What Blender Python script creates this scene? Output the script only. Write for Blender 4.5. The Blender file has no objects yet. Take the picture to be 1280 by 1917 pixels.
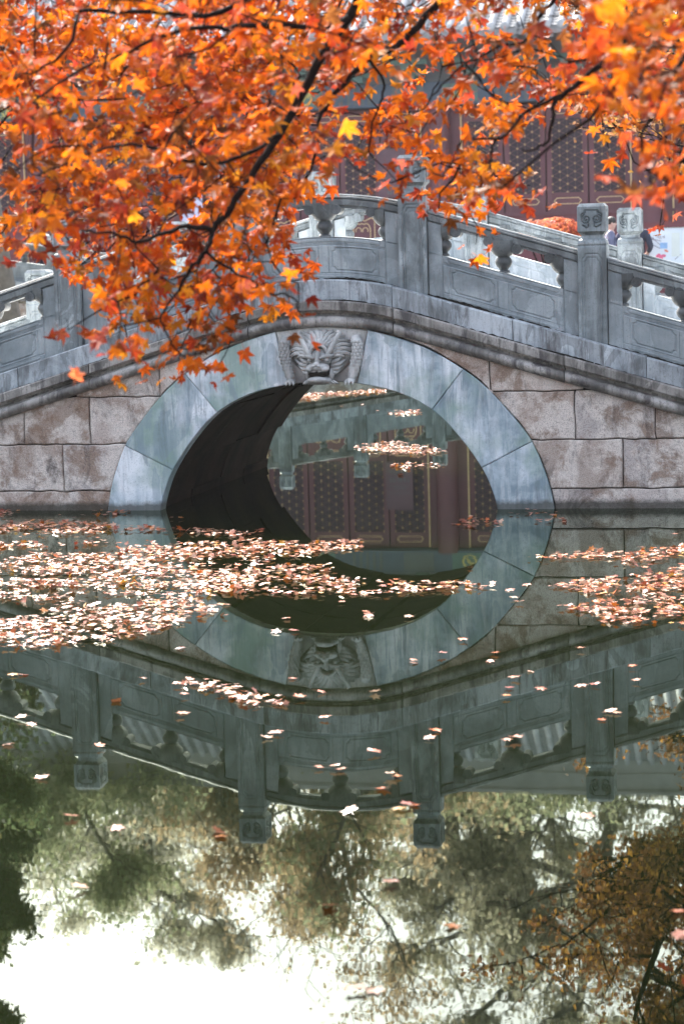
import bpy, math, random
import numpy as np
from mathutils import Vector, Matrix, noise as mnoise

rng = np.random.default_rng(7)
random.seed(7)
scene = bpy.context.scene
col = scene.collection
R = math.radians

# ------------------------------------------------------------------ camera
F_PX, PITCH, YAW, ROLL = 4380.88, 0.112988, 0.213657, -0.027861
CAM = Vector((4.32615, -19.44493, 2.22382))
IW, IH = 1280.0, 1917.0
_d = Vector((-math.sin(YAW) * math.cos(PITCH), math.cos(YAW) * math.cos(PITCH), -math.sin(PITCH)))
_r0 = Vector((math.cos(YAW), math.sin(YAW), 0))
_u0 = _r0.cross(_d)
_r = _r0 * math.cos(ROLL) + _u0 * math.sin(ROLL)
_u = -_r0 * math.sin(ROLL) + _u0 * math.cos(ROLL)
cd = bpy.data.cameras.new('camera')
cam = bpy.data.objects.new('camera', cd)
col.objects.link(cam)
cam.matrix_world = Matrix(((_r.x, _u.x, -_d.x, CAM.x), (_r.y, _u.y, -_d.y, CAM.y), (_r.z, _u.z, -_d.z, CAM.z), (0, 0, 0, 1)))
cd.sensor_fit = 'VERTICAL'
cd.sensor_height = 36.0
cd.lens = F_PX / IH * 36.0
cd.clip_start, cd.clip_end = 0.1, 1000
cd.dof.use_dof = True
cd.dof.focus_distance = 18.6
cd.dof.aperture_fstop = 4.2
scene.camera = cam

# ------------------------------------------------------------------ sky, sun, exposure
SUN_EL, SUN_AZ = R(44), R(-34)          # azimuth from +Y, negative = to the left
w = bpy.data.worlds.new('World')
scene.world = w
w.use_nodes = True
nt = w.node_tree
bg = nt.nodes['Background']
sk = nt.nodes.new('ShaderNodeTexSky')
sk.sky_type = 'NISHITA'
sk.sun_disc = False
sk.sun_elevation = SUN_EL
sk.sun_rotation = SUN_AZ
sk.air_density, sk.dust_density, sk.ozone_density = 1.0, 5.0, 1.0
hs = nt.nodes.new('ShaderNodeHueSaturation')
hs.inputs['Saturation'].default_value = 0.58
nt.links.new(sk.outputs[0], hs.inputs['Color'])
nt.links.new(hs.outputs[0], bg.inputs['Color'])
bg.inputs['Strength'].default_value = 0.15
sd = bpy.data.lights.new('sun', 'SUN')
sd.energy, sd.angle, sd.color = 3.8, R(6), (1.0, 0.95, 0.86)
so = bpy.data.objects.new('sun', sd)
col.objects.link(so)
sv = Vector((math.sin(SUN_AZ) * math.cos(SUN_EL), math.cos(SUN_AZ) * math.cos(SUN_EL), math.sin(SUN_EL)))
so.rotation_euler = sv.to_track_quat('Z', 'Y').to_euler()
so.location = (0, 0, 60)
vs = scene.view_settings
vs.view_transform, vs.look, vs.gamma, vs.use_curve_mapping = 'Standard', 'None', 1.0, False
vs.exposure = 2.3
cy = scene.cycles
cy.use_denoising = True
cy.max_bounces, cy.diffuse_bounces, cy.glossy_bounces, cy.transmission_bounces = 8, 4, 4, 4
cy.volume_bounces, cy.transparent_max_bounces = 1, 8
cy.sample_clamp_indirect = 8.0
cy.caustics_reflective = cy.caustics_refractive = False


# ------------------------------------------------------------------ helpers
def ray(px, py):
    return _d + _r * ((px - IW / 2) / F_PX) - _u * ((py - IH / 2) / F_PX)


def at(px, py, D):
    """a point D metres away (along the view axis) in the direction of a photo pixel"""
    return CAM + ray(px, py) * D


def on_water(px, py):
    v = ray(px, py)
    return CAM + v * (-CAM.z / v.z)


def below(px, py, D):
    """the real point whose mirror image shows at the pixel"""
    p = at(px, py, D)
    p.z = -p.z
    return p


class MB:
    def __init__(s):
        s.v, s.f, s.m, s.cur = [], [], [], 0

    def add(s, vs_, fs):
        o = len(s.v)
        s.v.extend([tuple(p) for p in vs_])
        for f in fs:
            s.f.append(tuple(i + o for i in f))
            s.m.append(s.cur)
        return s

    def box(s, x0, x1, y0, y1, z0, z1):
        return s.add([(x0, y0, z0), (x1, y0, z0), (x1, y1, z0), (x0, y1, z0), (x0, y0, z1), (x1, y0, z1), (x1, y1, z1), (x0, y1, z1)],
                     [(0, 3, 2, 1), (4, 5, 6, 7), (0, 1, 5, 4), (1, 2, 6, 5), (2, 3, 7, 6), (3, 0, 4, 7)])

    def bar(s, a, b, w_, h, up=Vector((0, 0, 1))):
        a, b = Vector(a), Vector(b)
        d = (b - a).normalized()
        sx = d.cross(up)
        if sx.length < 1e-5:
            sx = d.cross(Vector((0, 1, 0)))
        sx.normalize()
        sz = sx.cross(d)
        V = []
        for p in (a, b):
            for i, j in ((-1, -1), (1, -1), (1, 1), (-1, 1)):
                V.append(p + sx * (i * w_ / 2) + sz * (j * h / 2))
        return s.add(V, [(0, 1, 2, 3), (7, 6, 5, 4), (0, 4, 5, 1), (1, 5, 6, 2), (2, 6, 7, 3), (3, 7, 4, 0)])

    def tube(s, pts, rad, n=6, cap=True):
        pts = [Vector(p) for p in pts]
        if not hasattr(rad, '__len__'):
            rad = [rad] * len(pts)
        V, Fc = [], []
        ref = Vector((0.31, 0.77, 0.55)).normalized()
        for i, p in enumerate(pts):
            t = (pts[min(i + 1, len(pts) - 1)] - pts[max(i - 1, 0)])
            t = t.normalized() if t.length > 1e-9 else Vector((0, 0, 1))
            a = t.cross(ref)
            if a.length < 0.05:
                a = t.cross(Vector((1, 0, 0)))
            a.normalize()
            b = t.cross(a)
            for k in range(n):
                q = 2 * math.pi * k / n
                V.append(p + (a * math.cos(q) + b * math.sin(q)) * rad[i])
        for i in range(len(pts) - 1):
            for k in range(n):
                k2 = (k + 1) % n
                Fc.append((i * n + k, i * n + k2, (i + 1) * n + k2, (i + 1) * n + k))
        if cap:
            Fc.append(tuple(range(n - 1, -1, -1)))
            Fc.append(tuple(range((len(pts) - 1) * n, len(pts) * n)))
        return s.add(V, Fc)

    def lathe(s, prof, c=(0, 0, 0), n=16, sx=1, sy=1, a0=0, a1=2 * math.pi):
        V, Fc = [], []
        full = abs(a1 - a0 - 2 * math.pi) < 1e-6
        m = n if full else n + 1
        for r, z in prof:
            for k in range(m):
                q = a0 + (a1 - a0) * k / n
                V.append((c[0] + r * math.cos(q) * sx, c[1] + r * math.sin(q) * sy, c[2] + z))
        for i in range(len(prof) - 1):
            for k in range(n):
                k2 = (k + 1) % m
                Fc.append((i * m + k, i * m + k2, (i + 1) * m + k2, (i + 1) * m + k))
        return s.add(V, Fc)

    def ellipsoid(s, c, r, n=12, m=8, rot=None):
        V, Fc = [], []
        for i in range(m + 1):
            t = math.pi * i / m
            for k in range(n):
                q = 2 * math.pi * k / n
                p = Vector((r[0] * math.sin(t) * math.cos(q), r[1] * math.sin(t) * math.sin(q), r[2] * math.cos(t)))
                if rot is not None:
                    p = rot @ p
                V.append(p + Vector(c))
        for i in range(m):
            for k in range(n):
                k2 = (k + 1) % n
                Fc.append((i * n + k, (i + 1) * n + k, (i + 1) * n + k2, i * n + k2))
        return s.add(V, Fc)

    def prism(s, poly, y0, y1, bev=0.0):
        """xz polygon (counter-clockwise seen from the front, -y) with a chamfered front edge at y0"""
        n = len(poly)
        P2 = [Vector((p[0], p[1])) for p in poly]
        ins = []
        for i in range(n):
            a, b, c = P2[i - 1], P2[i], P2[(i + 1) % n]
            e1, e2 = (b - a), (c - b)
            if e1.length < 1e-6 or e2.length < 1e-6:
                ins.append(b)
                continue
            e1.normalize(); e2.normalize()
            n1, n2 = Vector((-e1.y, e1.x)), Vector((-e2.y, e2.x))
            m = n1 + n2
            if m.length < 1e-4:
                ins.append(b)
                continue
            m.normalize()
            ins.append(b + m * (bev / max(0.45, m.dot(n1))))
        V = [(p.x, y0, p.y) for p in ins] + [(p.x, y0 + bev, p.y) for p in P2] + [(p.x, y1, p.y) for p in P2]
        Fc = [tuple(range(n))]
        for i in range(n):
            j = (i + 1) % n
            Fc.append((i, n + i, n + j, j))
            Fc.append((n + i, 2 * n + i, 2 * n + j, n + j))
        Fc.append(tuple(range(3 * n - 1, 2 * n - 1, -1)))
        return s.add(V, Fc)

    def grid(s, xs, vs_, fn, flip=False):
        V = [fn(x, v) for v in vs_ for x in xs]
        n = len(xs)
        Fc = []
        for j in range(len(vs_) - 1):
            for i in range(n - 1):
                q = (j * n + i, j * n + i + 1, (j + 1) * n + i + 1, (j + 1) * n + i)
                Fc.append(q[::-1] if flip else q)
        return s.add(V, Fc)

    def sweep(s, prof, xs, zf):
        """(y, dz) profile swept along x following zf(x)"""
        V = [(x, y, zf(x) + dz) for x in xs for (y, dz) in prof]
        n = len(prof)
        Fc = []
        for i in range(len(xs) - 1):
            for k in range(n):
                k2 = (k + 1) % n
                Fc.append((i * n + k, (i + 1) * n + k, (i + 1) * n + k2, i * n + k2))
        Fc.append(tuple(range(n)))
        Fc.append(tuple(range(len(xs) * n - 1, (len(xs) - 1) * n - 1, -1)))
        return s.add(V, Fc)

    def mesh(s, name, mats, smooth=False, angle=None):
        me = bpy.data.meshes.new(name)
        me.from_pydata(s.v, [], s.f)
        for m in (mats if isinstance(mats, (list, tuple)) else [mats]):
            me.materials.append(m)
        if any(s.m):
            me.polygons.foreach_set('material_index', s.m)
        me.validate(verbose=False)
        if smooth:
            me.polygons.foreach_set('use_smooth', [True] * len(me.polygons))
            if angle:
                try:
                    me.set_sharp_from_angle(angle=angle)
                except Exception:
                    pass
        me.update()
        return me

    def obj(s, name, mats, parent=None, smooth=False, angle=R(40)):
        return link(name, s.mesh(name, mats, smooth, angle), parent)


def link(name, me, parent=None, loc=None):
    o = bpy.data.objects.new(name, me)
    col.objects.link(o)
    if parent is not None:
        o.parent = parent
    if loc is not None:
        o.location = loc
    return o


def empty(name, loc=(0, 0, 0), parent=None, rz=0):
    o = bpy.data.objects.new(name, None)
    col.objects.link(o)
    o.location = loc
    o.rotation_euler.z = rz
    o.empty_display_size = 0.2
    if parent is not None:
        o.parent = parent
    return o


def tag(o, label=None, cat=None, group=None, kind=None):
    for k, v in (('label', label), ('category', cat), ('group', group), ('kind', kind)):
        if v:
            o[k] = v
    return o


# ------------------------------------------------------------------ materials
def node_mat(name):
    m = bpy.data.materials.new(name)
    m.use_nodes = True
    return m, m.node_tree, m.node_tree.nodes['Principled BSDF']


def ramp(nt_, src, stops, interp='LINEAR'):
    r = nt_.nodes.new('ShaderNodeValToRGB')
    r.color_ramp.interpolation = interp
    el = r.color_ramp.elements
    while len(el) < len(stops):
        el.new(0.5)
    for e, (p, c) in zip(el, stops):
        e.position = p
        e.color = c if len(c) == 4 else (*c, 1)
    nt_.links.new(src, r.inputs[0])
    return r.outputs[0]


def nz(nt_, vec, scale, detail=4, rough=0.55, dist=0.0):
    n = nt_.nodes.new('ShaderNodeTexNoise')
    n.inputs['Scale'].default_value = scale
    n.inputs['Detail'].default_value = detail
    n.inputs['Roughness'].default_value = rough
    n.inputs['Distortion'].default_value = dist
    nt_.links.new(vec, n.inputs['Vector'])
    return n.outputs['Fac']


def mapping(nt_, src, sc=(1, 1, 1), loc=None):
    m = nt_.nodes.new('ShaderNodeMapping')
    m.inputs['Scale'].default_value = sc
    nt_.links.new(src, m.inputs['Vector'])
    if loc is not None:
        nt_.links.new(loc, m.inputs['Location'])
    return m.outputs[0]


def mix(nt_, fac, a, b, mode='MIX'):
    m = nt_.nodes.new('ShaderNodeMix')
    m.data_type = 'RGBA'
    m.blend_type = mode
    for sock, val in ((m.inputs[0], fac), (m.inputs[6], a), (m.inputs[7], b)):
        if hasattr(val, 'is_output'):
            nt_.links.new(val, sock)
        elif isinstance(val, (int, float)):
            sock.default_value = val
        else:
            sock.default_value = (*val, 1) if len(val) == 3 else val
    return m.outputs[2]


def bump(nt_, height, bsdf, strength=0.3, dist=0.01):
    b = nt_.nodes.new('ShaderNodeBump')
    b.inputs['Strength'].default_value = strength
    b.inputs['Distance'].default_value = dist
    nt_.links.new(height, b.inputs['Height'])
    nt_.links.new(b.outputs[0], bsdf.inputs['Normal'])


def objvec(nt_, per_object=True):
    """world position plus a per-object shift, so neighbouring stones do not share one pattern"""
    g = nt_.nodes.new('ShaderNodeNewGeometry')
    if not per_object:
        return g.outputs['Position'], None
    oi = nt_.nodes.new('ShaderNodeObjectInfo')
    mu = nt_.nodes.new('ShaderNodeMath')
    mu.operation = 'MULTIPLY'
    mu.inputs[1].default_value = 37.0
    nt_.links.new(oi.outputs['Random'], mu.inputs[0])
    ad = nt_.nodes.new('ShaderNodeVectorMath')
    ad.operation = 'ADD'
    nt_.links.new(g.outputs['Position'], ad.inputs[0])
    nt_.links.new(mu.outputs[0], ad.inputs[1])
    return ad.outputs[0], oi.outputs['Random']


def tide(t, c, v):
    """damp, algae-dark tide mark just above the water"""
    g = t.nodes.new('ShaderNodeNewGeometry')
    sp_ = t.nodes.new('ShaderNodeSeparateXYZ')
    t.links.new(g.outputs['Position'], sp_.inputs[0])
    n = nz(t, g.outputs['Position'], 9, 5, 0.65)
    ma = t.nodes.new('ShaderNodeMath')
    ma.operation = 'MULTIPLY_ADD'
    ma.inputs[1].default_value = -0.085
    t.links.new(n, ma.inputs[0])
    t.links.new(sp_.outputs['Z'], ma.inputs[2])
    return mix(t, ramp(t, ma.outputs[0], [(0.0, (0.85,) * 3), (0.045, (0, 0, 0))]), c, (0.035, 0.036, 0.028))


def marble(name, base, light, dark, grime=0.35, streak=1.0, green=0.0):
    m, t, b = node_mat(name)
    v, rnd = objvec(t)
    big = nz(t, v, 2.2, 5, 0.6, 0.4)
    c = ramp(t, big, [(0.36, dark), (0.49, base), (0.62, light)])
    vein = nz(t, mapping(t, v, (7, 7, 0.7)), 1.0, 6, 0.6, 0.6)
    c = mix(t, ramp(t, vein, [(0.45, (0, 0, 0)), (0.66, (0.7 * streak,) * 3)]), c, light)
    vein2 = nz(t, mapping(t, v, (16, 16, 1.1)), 1.7, 6, 0.65, 0.3)
    c = mix(t, ramp(t, vein2, [(0.52, (0, 0, 0)), (0.68, (0.65 * streak,) * 3)]), c, dark)
    if green:
        gn = nz(t, v, 1.5, 4, 0.6)
        c = mix(t, ramp(t, gn, [(0.46, (0, 0, 0)), (0.60, (green,) * 3)]), c, (0.20, 0.30, 0.25))
    patch = nz(t, mapping(t, v, (3.0, 3.0, 1.3)), 1.0, 5, 0.55, 1.2)
    c = mix(t, ramp(t, patch, [(0.53, (0, 0, 0)), (0.545, (0.5,) * 3), (0.66, (0.35,) * 3)]), c, dark)
    gr = nz(t, mapping(t, v, (7, 7, 1.5)), 1.0, 8, 0.72, 0.5)
    c = mix(t, ramp(t, gr, [(0.515, (0, 0, 0)), (0.64, (grime,) * 3)]), c, (0.045, 0.04, 0.042))
    pock = nz(t, v, 70, 3, 0.6)
    c = mix(t, ramp(t, pock, [(0.33, (0.5,) * 3), (0.42, (0, 0, 0))]), c, dark)
    if green:
        c = tide(t, c, v)
    t.links.new(c, b.inputs['Base Color'])
    t.links.new(ramp(t, vein, [(0.3, (0.45,) * 3), (0.8, (0.68,) * 3)]), b.inputs['Roughness'])
    hsum = mix(t, 0.35, nz(t, v, 34, 6, 0.65), nz(t, v, 190, 3, 0.6))
    bump(t, hsum, b, 0.35, 0.006)
    return m


def granite(name):
    m, t, b = node_mat(name)
    v, rnd = objvec(t)
    c1 = ramp(t, rnd, [(0.0, (0.50, 0.40, 0.34)), (0.3, (0.58, 0.495, 0.445)), (0.55, (0.32, 0.235, 0.175)), (0.8, (0.50, 0.45, 0.425)), (1.0, (0.64, 0.56, 0.515))])
    pale = nz(t, v, 2.6, 5, 0.62, 0.5)
    c = mix(t, ramp(t, pale, [(0.46, (0, 0, 0)), (0.55, (0.9,) * 3)]), c1, (0.76, 0.69, 0.63))
    rust = nz(t, v, 3.3, 6, 0.7, 0.3)
    c = mix(t, ramp(t, rust, [(0.50, (0, 0, 0)), (0.60, (0.8,) * 3)]), c, (0.27, 0.175, 0.12))
    darkstone = nz(t, mapping(t, v, (3.2, 3.2, 1.6)), 1.0, 8, 0.75, 0.7)  # soot blotches
    c = mix(t, ramp(t, darkstone, [(0.53, (0, 0, 0)), (0.66, (0.85,) * 3)]), c, (0.06, 0.048, 0.045))
    sp = nz(t, v, 130, 3, 0.7)
    c = mix(t, ramp(t, sp, [(0.38, (0.6,) * 3), (0.48, (0, 0, 0))]), c, (0.12, 0.095, 0.085))
    sp2 = nz(t, v, 120, 2, 0.7)
    c = mix(t, ramp(t, sp2, [(0.56, (0, 0, 0)), (0.68, (0.35,) * 3)]), c, (0.72, 0.66, 0.63))
    c = tide(t, c, v)
    t.links.new(c, b.inputs['Base Color'])
    b.inputs['Roughness'].default_value = 0.85
    b.inputs['Specular IOR Level'].default_value = 0.2
    h = mix(t, 0.5, nz(t, v, 42, 6, 0.75), nz(t, v, 9, 5, 0.6))
    bump(t, h, b, 1.0, 0.035)
    return m


def plain(name, c, rough=0.6, var=0.15, scale=6.0, bstr=0.15, metal=0.0, spec=0.5, per_object=True):
    m, t, b = node_mat(name)
    v, rnd = objvec(t, per_object)
    n = nz(t, v, scale, 5, 0.6)
    lo = tuple(x * (1 - var) for x in c)
    hi = tuple(min(1, x * (1 + var)) for x in c)
    t.links.new(ramp(t, n, [(0.3, lo), (0.7, hi)]), b.inputs['Base Color'])
    b.inputs['Roughness'].default_value = rough
    b.inputs['Metallic'].default_value = metal
    b.inputs['Specular IOR Level'].default_value = spec
    if bstr:
        bump(t, nz(t, v, scale * 6, 4, 0.6), b, bstr, 0.01)
    return m


def leaf_mat(name, transl=0.45, rough=0.4, spec=0.5, boost=1.0):
    m, t, b = node_mat(name)
    a = t.nodes.new('ShaderNodeAttribute')
    a.attribute_name = 'tint'
    v, _ = objvec(t, False)
    n = nz(t, v, 42, 5, 0.65)
    c = mix(t, ramp(t, n, [(0.46, (0, 0, 0)), (0.64, (0.75,) * 3)]), a.outputs['Color'], mix(t, 0.5, a.outputs['Color'], (0.25, 0.09, 0.02)))
    t.links.new(c, b.inputs['Base Color'])
    b.inputs['Roughness'].default_value = rough
    b.inputs['Specular IOR Level'].default_value = spec
    tr = t.nodes.new('ShaderNodeBsdfTranslucent')
    g = t.nodes.new('ShaderNodeGamma')
    g.inputs[1].default_value = 0.85
    t.links.new(c, g.inputs[0])
    t.links.new(g.outputs[0], tr.inputs['Color'])
    mx = t.nodes.new('ShaderNodeMixShader')
    mx.inputs[0].default_value = transl
    t.links.new(b.outputs[0], mx.inputs[1])
    t.links.new(tr.outputs[0], mx.inputs[2])
    t.links.new(mx.outputs[0], t.nodes['Material Output'].inputs['Surface'])
    return m


M = {}
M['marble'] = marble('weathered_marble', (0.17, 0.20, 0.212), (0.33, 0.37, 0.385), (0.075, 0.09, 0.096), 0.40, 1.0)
M['darkstone'] = marble('dark_marble', (0.085, 0.095, 0.10), (0.15, 0.165, 0.17), (0.045, 0.05, 0.052), 0.4, 0.6)  # darker marble for the near brackets and vases
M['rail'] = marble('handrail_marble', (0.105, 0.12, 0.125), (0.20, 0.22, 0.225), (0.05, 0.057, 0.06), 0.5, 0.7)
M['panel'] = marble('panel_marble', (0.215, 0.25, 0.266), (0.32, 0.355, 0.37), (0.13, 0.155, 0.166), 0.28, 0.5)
M['bouncelit'] = marble('bounce_lit_marble', (0.38, 0.43, 0.46), (0.52, 0.56, 0.58), (0.24, 0.29, 0.32), 0.12, 0.8)  # far panels: bounce light from the deck put into a lighter colour
M['moss'] = plain('black_moss', (0.018, 0.017, 0.015), 0.95, 0.5, 30, 0.8, spec=0.03)
M['ring'] = marble('arch_marble', (0.43, 0.51, 0.565), (0.74, 0.78, 0.81), (0.19, 0.26, 0.305), 0.35, 1.3, 0.8)
M['cornice'] = marble('cornice_marble', (0.17, 0.16, 0.148), (0.33, 0.315, 0.295), (0.04, 0.036, 0.032), 0.95)
M['plinth'] = marble('plinth_marble', (0.27, 0.31, 0.34), (0.44, 0.48, 0.51), (0.10, 0.112, 0.12), 0.8)
M['carving'] = marble('carved_marble', (0.37, 0.375, 0.37), (0.52, 0.525, 0.515), (0.22, 0.225, 0.22), 0.25, 0.5)
M['granite'] = granite('granite_block')
M['core'] = plain('dark_mortar', (0.03, 0.026, 0.022), 0.95, spec=0.03)
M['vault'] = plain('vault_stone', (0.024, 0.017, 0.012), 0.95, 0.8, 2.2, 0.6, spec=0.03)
M['deck'] = plain('deck_stone', (0.68, 0.68, 0.66), 0.8, 0.15, 3)
M['red'] = plain('red_lacquer', (0.125, 0.040, 0.050), 0.55, 0.12, 1.5, 0.05)
M['reddark'] = plain('dark_red_paint', (0.10, 0.03, 0.034), 0.6, 0.12, 1.5, 0.05)
M['sill'] = plain('sill_wall_red', (0.15, 0.048, 0.056), 0.8, 0.12, 1.5, 0.1)
M['gold'] = plain('gilding', (0.58, 0.40, 0.22), 0.45, 0.15, 5, 0.0, 0.3)
M['latback'] = plain('lattice_paper', (0.05, 0.035, 0.044), 0.8, 0.2, 3, 0)
M['lattice'] = plain('lattice_wood', (0.12, 0.056, 0.064), 0.6, 0.1, 4, 0)
M['tile'] = plain('grey_roof_tile', (0.36, 0.37, 0.38), 0.7, 0.3, 2.5, 0.2)
M['pan'] = plain('pan_tile', (0.22, 0.225, 0.23), 0.8, 0.3, 3, 0.2)
M['ridge'] = plain('ridge_plaster', (0.30, 0.30, 0.29), 0.85, 0.2, 1.2, 0.2)
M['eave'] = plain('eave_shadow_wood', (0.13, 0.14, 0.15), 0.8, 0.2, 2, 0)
M['bark'] = plain('maple_bark', (0.013, 0.009, 0.008), 0.95, 0.4, 25, 0.6, spec=0.03)
M['barkfar'] = plain('tree_bark', (0.14, 0.125, 0.105), 0.95, 0.3, 6, 0.5)
M['leaf'] = leaf_mat('maple_leaf', 0.5, 0.5, 0.07)
M['wetleaf'] = leaf_mat('wet_floating_leaf', 0.15, 0.30, 0.32)
M['tree_leaf'] = leaf_mat('tree_foliage', 0.6, 0.6, 0.3)
M['skin'] = plain('skin', (0.55, 0.34, 0.27), 0.55, 0.06, 8, 0)
M['hairgrey'] = plain('grey_hair', (0.45, 0.44, 0.43), 0.7, 0.2, 40, 0.2)
M['hairdark'] = plain('dark_hair', (0.02, 0.018, 0.016), 0.6, 0.2, 40, 0.2)
M['navy'] = plain('navy_cloth', (0.025, 0.03, 0.055), 0.85, 0.2, 9, 0.2)
M['bluegrey'] = plain('blue_grey_cloth', (0.13, 0.14, 0.22), 0.85, 0.2, 9, 0.2)
M['black'] = plain('black_cloth', (0.018, 0.018, 0.022), 0.85, 0.2, 9, 0.2)
M['board'] = plain('pale_blue_print', (0.72, 0.80, 0.86), 0.5, 0.06, 2, 0)
M['ink'] = plain('grey_ink', (0.30, 0.31, 0.37), 0.6, 0.1, 5, 0)
M['pink'] = plain('pink_print', (0.75, 0.16, 0.28), 0.6, 0.2, 9, 0)
M['skyblue'] = plain('blue_print', (0.28, 0.48, 0.75), 0.6, 0.2, 9, 0)
M['salmon'] = plain('salmon_print', (0.70, 0.25, 0.18), 0.6, 0.2, 9, 0)
M['cream'] = plain('cream_print', (0.70, 0.76, 0.72), 0.6, 0.05, 4, 0)
M['beamblue'] = plain('painted_beam_blue', (0.07, 0.10, 0.14), 0.7, 0.2, 1.5, 0)
M['beamwhite'] = plain('painted_beam_white', (0.10, 0.115, 0.12), 0.7, 0.15, 2, 0)
M['beamgreen'] = plain('painted_beam_green', (0.10, 0.18, 0.16), 0.7, 0.2, 2, 0)
M['beamyellow'] = plain('painted_motif_yellow', (0.55, 0.46, 0.16), 0.6, 0.2, 4, 0)
M['lavender'] = plain('lavender_paper', (0.62, 0.62, 0.80), 0.6, 0.1, 3, 0)
M['boarddark'] = plain('dark_plum_board', (0.11, 0.055, 0.07), 0.6, 0.1, 3, 0)
M['paving'] = plain('grey_paving', (0.15, 0.15, 0.15), 0.9, 0.2, 0.8, 0.2, per_object=False)
M['soil'] = plain('bank_soil', (0.12, 0.11, 0.07), 0.95, 0.4, 1.2, 0.5, per_object=False)
M['bankstone'] = plain('bank_stone', (0.11, 0.10, 0.095), 0.9, 0.3, 1.8, 0.6)

m, t, b = node_mat('pond_water')
v, _ = objvec(t, False)
t.nodes.remove(b)
body = t.nodes.new('ShaderNodeBsdfDiffuse')
body.inputs['Color'].default_value = (0.0030, 0.0045, 0.0014, 1)
gl = t.nodes.new('ShaderNodeBsdfGlossy')
gl.inputs['Color'].default_value = (0.86, 0.955, 0.84, 1)      # greenish, silty water
gl.inputs['Roughness'].default_value = 0.012
fr_ = t.nodes.new('ShaderNodeFresnel')
fr_.inputs['IOR'].default_value = 1.34
hh = mix(t, 0.25, nz(t, mapping(t, v, (0.5, 1.3, 1)), 1.1, 2, 0.5, 0.2), nz(t, mapping(t, v, (1.2, 3.5, 1)), 2.5, 2, 0.5))
bp = t.nodes.new('ShaderNodeBump')
bp.inputs['Strength'].default_value = 0.016
bp.inputs['Distance'].default_value = 0.012
t.links.new(hh, bp.inputs['Height'])
t.links.new(bp.outputs[0], gl.inputs['Normal'])
t.links.new(bp.outputs[0], fr_.inputs['Normal'])
ws_ = t.nodes.new('ShaderNodeMixShader')
t.links.new(fr_.outputs[0], ws_.inputs[0])
t.links.new(body.outputs[0], ws_.inputs[1])
t.links.new(gl.outputs[0], ws_.inputs[2])
t.links.new(ws_.outputs[0], t.nodes['Material Output'].inputs['Surface'])
M['water'] = m

# ------------------------------------------------------------------ water and ground
wm = MB()
wm.add([(-120, -80, 0), (120, -80, 0), (120, 120, 0), (-120, 120, 0)], [(0, 1, 2, 3)])
tag(wm.obj('water', M['water']), kind='structure')


def ground_z(x, y):
    if -15.2 < y < 23.6 and -6.0 < x < 6.0:
        return -1.2
    if y > 23.6:
        return 0.9
    return 0.5


e = 0.01
gx = [-119, -60, -30, -15, -6 - e, -6 + e, -3, 0, 3, 6 - e, 6 + e, 15, 30, 60, 119]
gy = [-79, -40, -20, -15.2 - e, -15.2 + e, -8, 0, 8, 16, 23.6 - e, 23.6 + e, 30, 40, 60, 90, 119]
gm = MB()
gm.grid(gx, gy, lambda x, y: (x, y, ground_z(x, y)))
tag(gm.obj('ground', M['paving']), kind='structure')
lw = MB()
lw.grid(np.linspace(-40, -6.35, 12), np.linspace(-14, 23.3, 12), lambda x, y: (x, y, 0.505))
tag(lw.obj('lawn', M['soil']), kind='structure')
# stone edging of the banks
for (x0, x1, y0, y1, z1) in ((-6.35, -5.95, 5.0, 21.0, 0.62), (5.95, 6.35, 5.0, 21.0, 0.62), (-6.35, -5.95, -15.5, -2.0, 0.62), (5.95, 6.35, -15.5, -2.0, 0.62), (-5.9, 5.9, -15.55, -15.15, 0.6)):
    n = 10
    horizontal = (x1 - x0) > (y1 - y0)
    km = MB()
    km.box(x0, x1, y0, y1, -0.6, z1)
    tag(km.obj('embankment', M['bankstone']), kind='structure')


# ------------------------------------------------------------------ the stone bridge
def zp(x):
    a = abs(x)
    return 1.95 - 0.19 * x * x if a < 0.79 else 1.83142 - 0.3002 * (a - 0.79)


bridge = empty('stone_bridge', (0, 0, 0))
tag(bridge, 'grey marble arched footbridge with carved railings and a dragon head keystone', 'bridge')
YB = 3.68         # depth over both railings


def seg(a, b, step):
    n = max(2, int(math.ceil((b - a) / step)) + 1)
    return list(np.linspace(a, b, n))


def resample_curve(pts, n):
    P_ = np.array(pts, float)
    k = len(P_)
    t_ = np.linspace(0, k - 1, n)
    out = []
    for q in t_:
        i = min(int(q), k - 2)
        u = q - i
        p0, p1, p2, p3 = P_[max(i - 1, 0)], P_[i], P_[i + 1], P_[min(i + 2, k - 1)]
        out.append(0.5 * ((2 * p1) + (-p0 + p2) * u + (2 * p0 - 5 * p1 + 4 * p2 - p3) * u * u + (-p0 + 3 * p1 - 3 * p2 + p3) * u ** 3))
    return np.array(out)


# curves of the right half, from under water to the crown
IN = resample_curve([(1.47, -0.45), (1.475, -0.2), (1.465, 0.0), (1.42, 0.17), (1.341, 0.35), (1.162, 0.606), (0.93, 0.842), (0.625, 0.998), (0.29, 1.072), (0.0, 1.088)], 90)
EX = resample_curve([(2.0, -0.45), (1.985, -0.2), (1.945, 0.0), (1.89, 0.25), (1.765, 0.565), (1.60, 0.79), (1.385, 1.03), (1.20, 1.177), (0.87, 1.37), (0.40, 1.52), (0.0, 1.57)], 100)


def part_curve(C, z0=None, z1=None, x0=None, x1=None):
    """stretch of a half curve between two points (nearest samples), from low to high"""
    return C


def cut(C, a, b):
    A = np.array(a)
    B = np.array(b)
    i = int(np.argmin(((C - A) ** 2).sum(1)))
    j = int(np.argmin(((C - B) ** 2).sum(1)))
    mid = C[i + 1:j:3] if j > i + 3 else C[i + 1:j]
    return [tuple(A)] + [tuple(p) for p in mid] + [tuple(B)]


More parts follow.
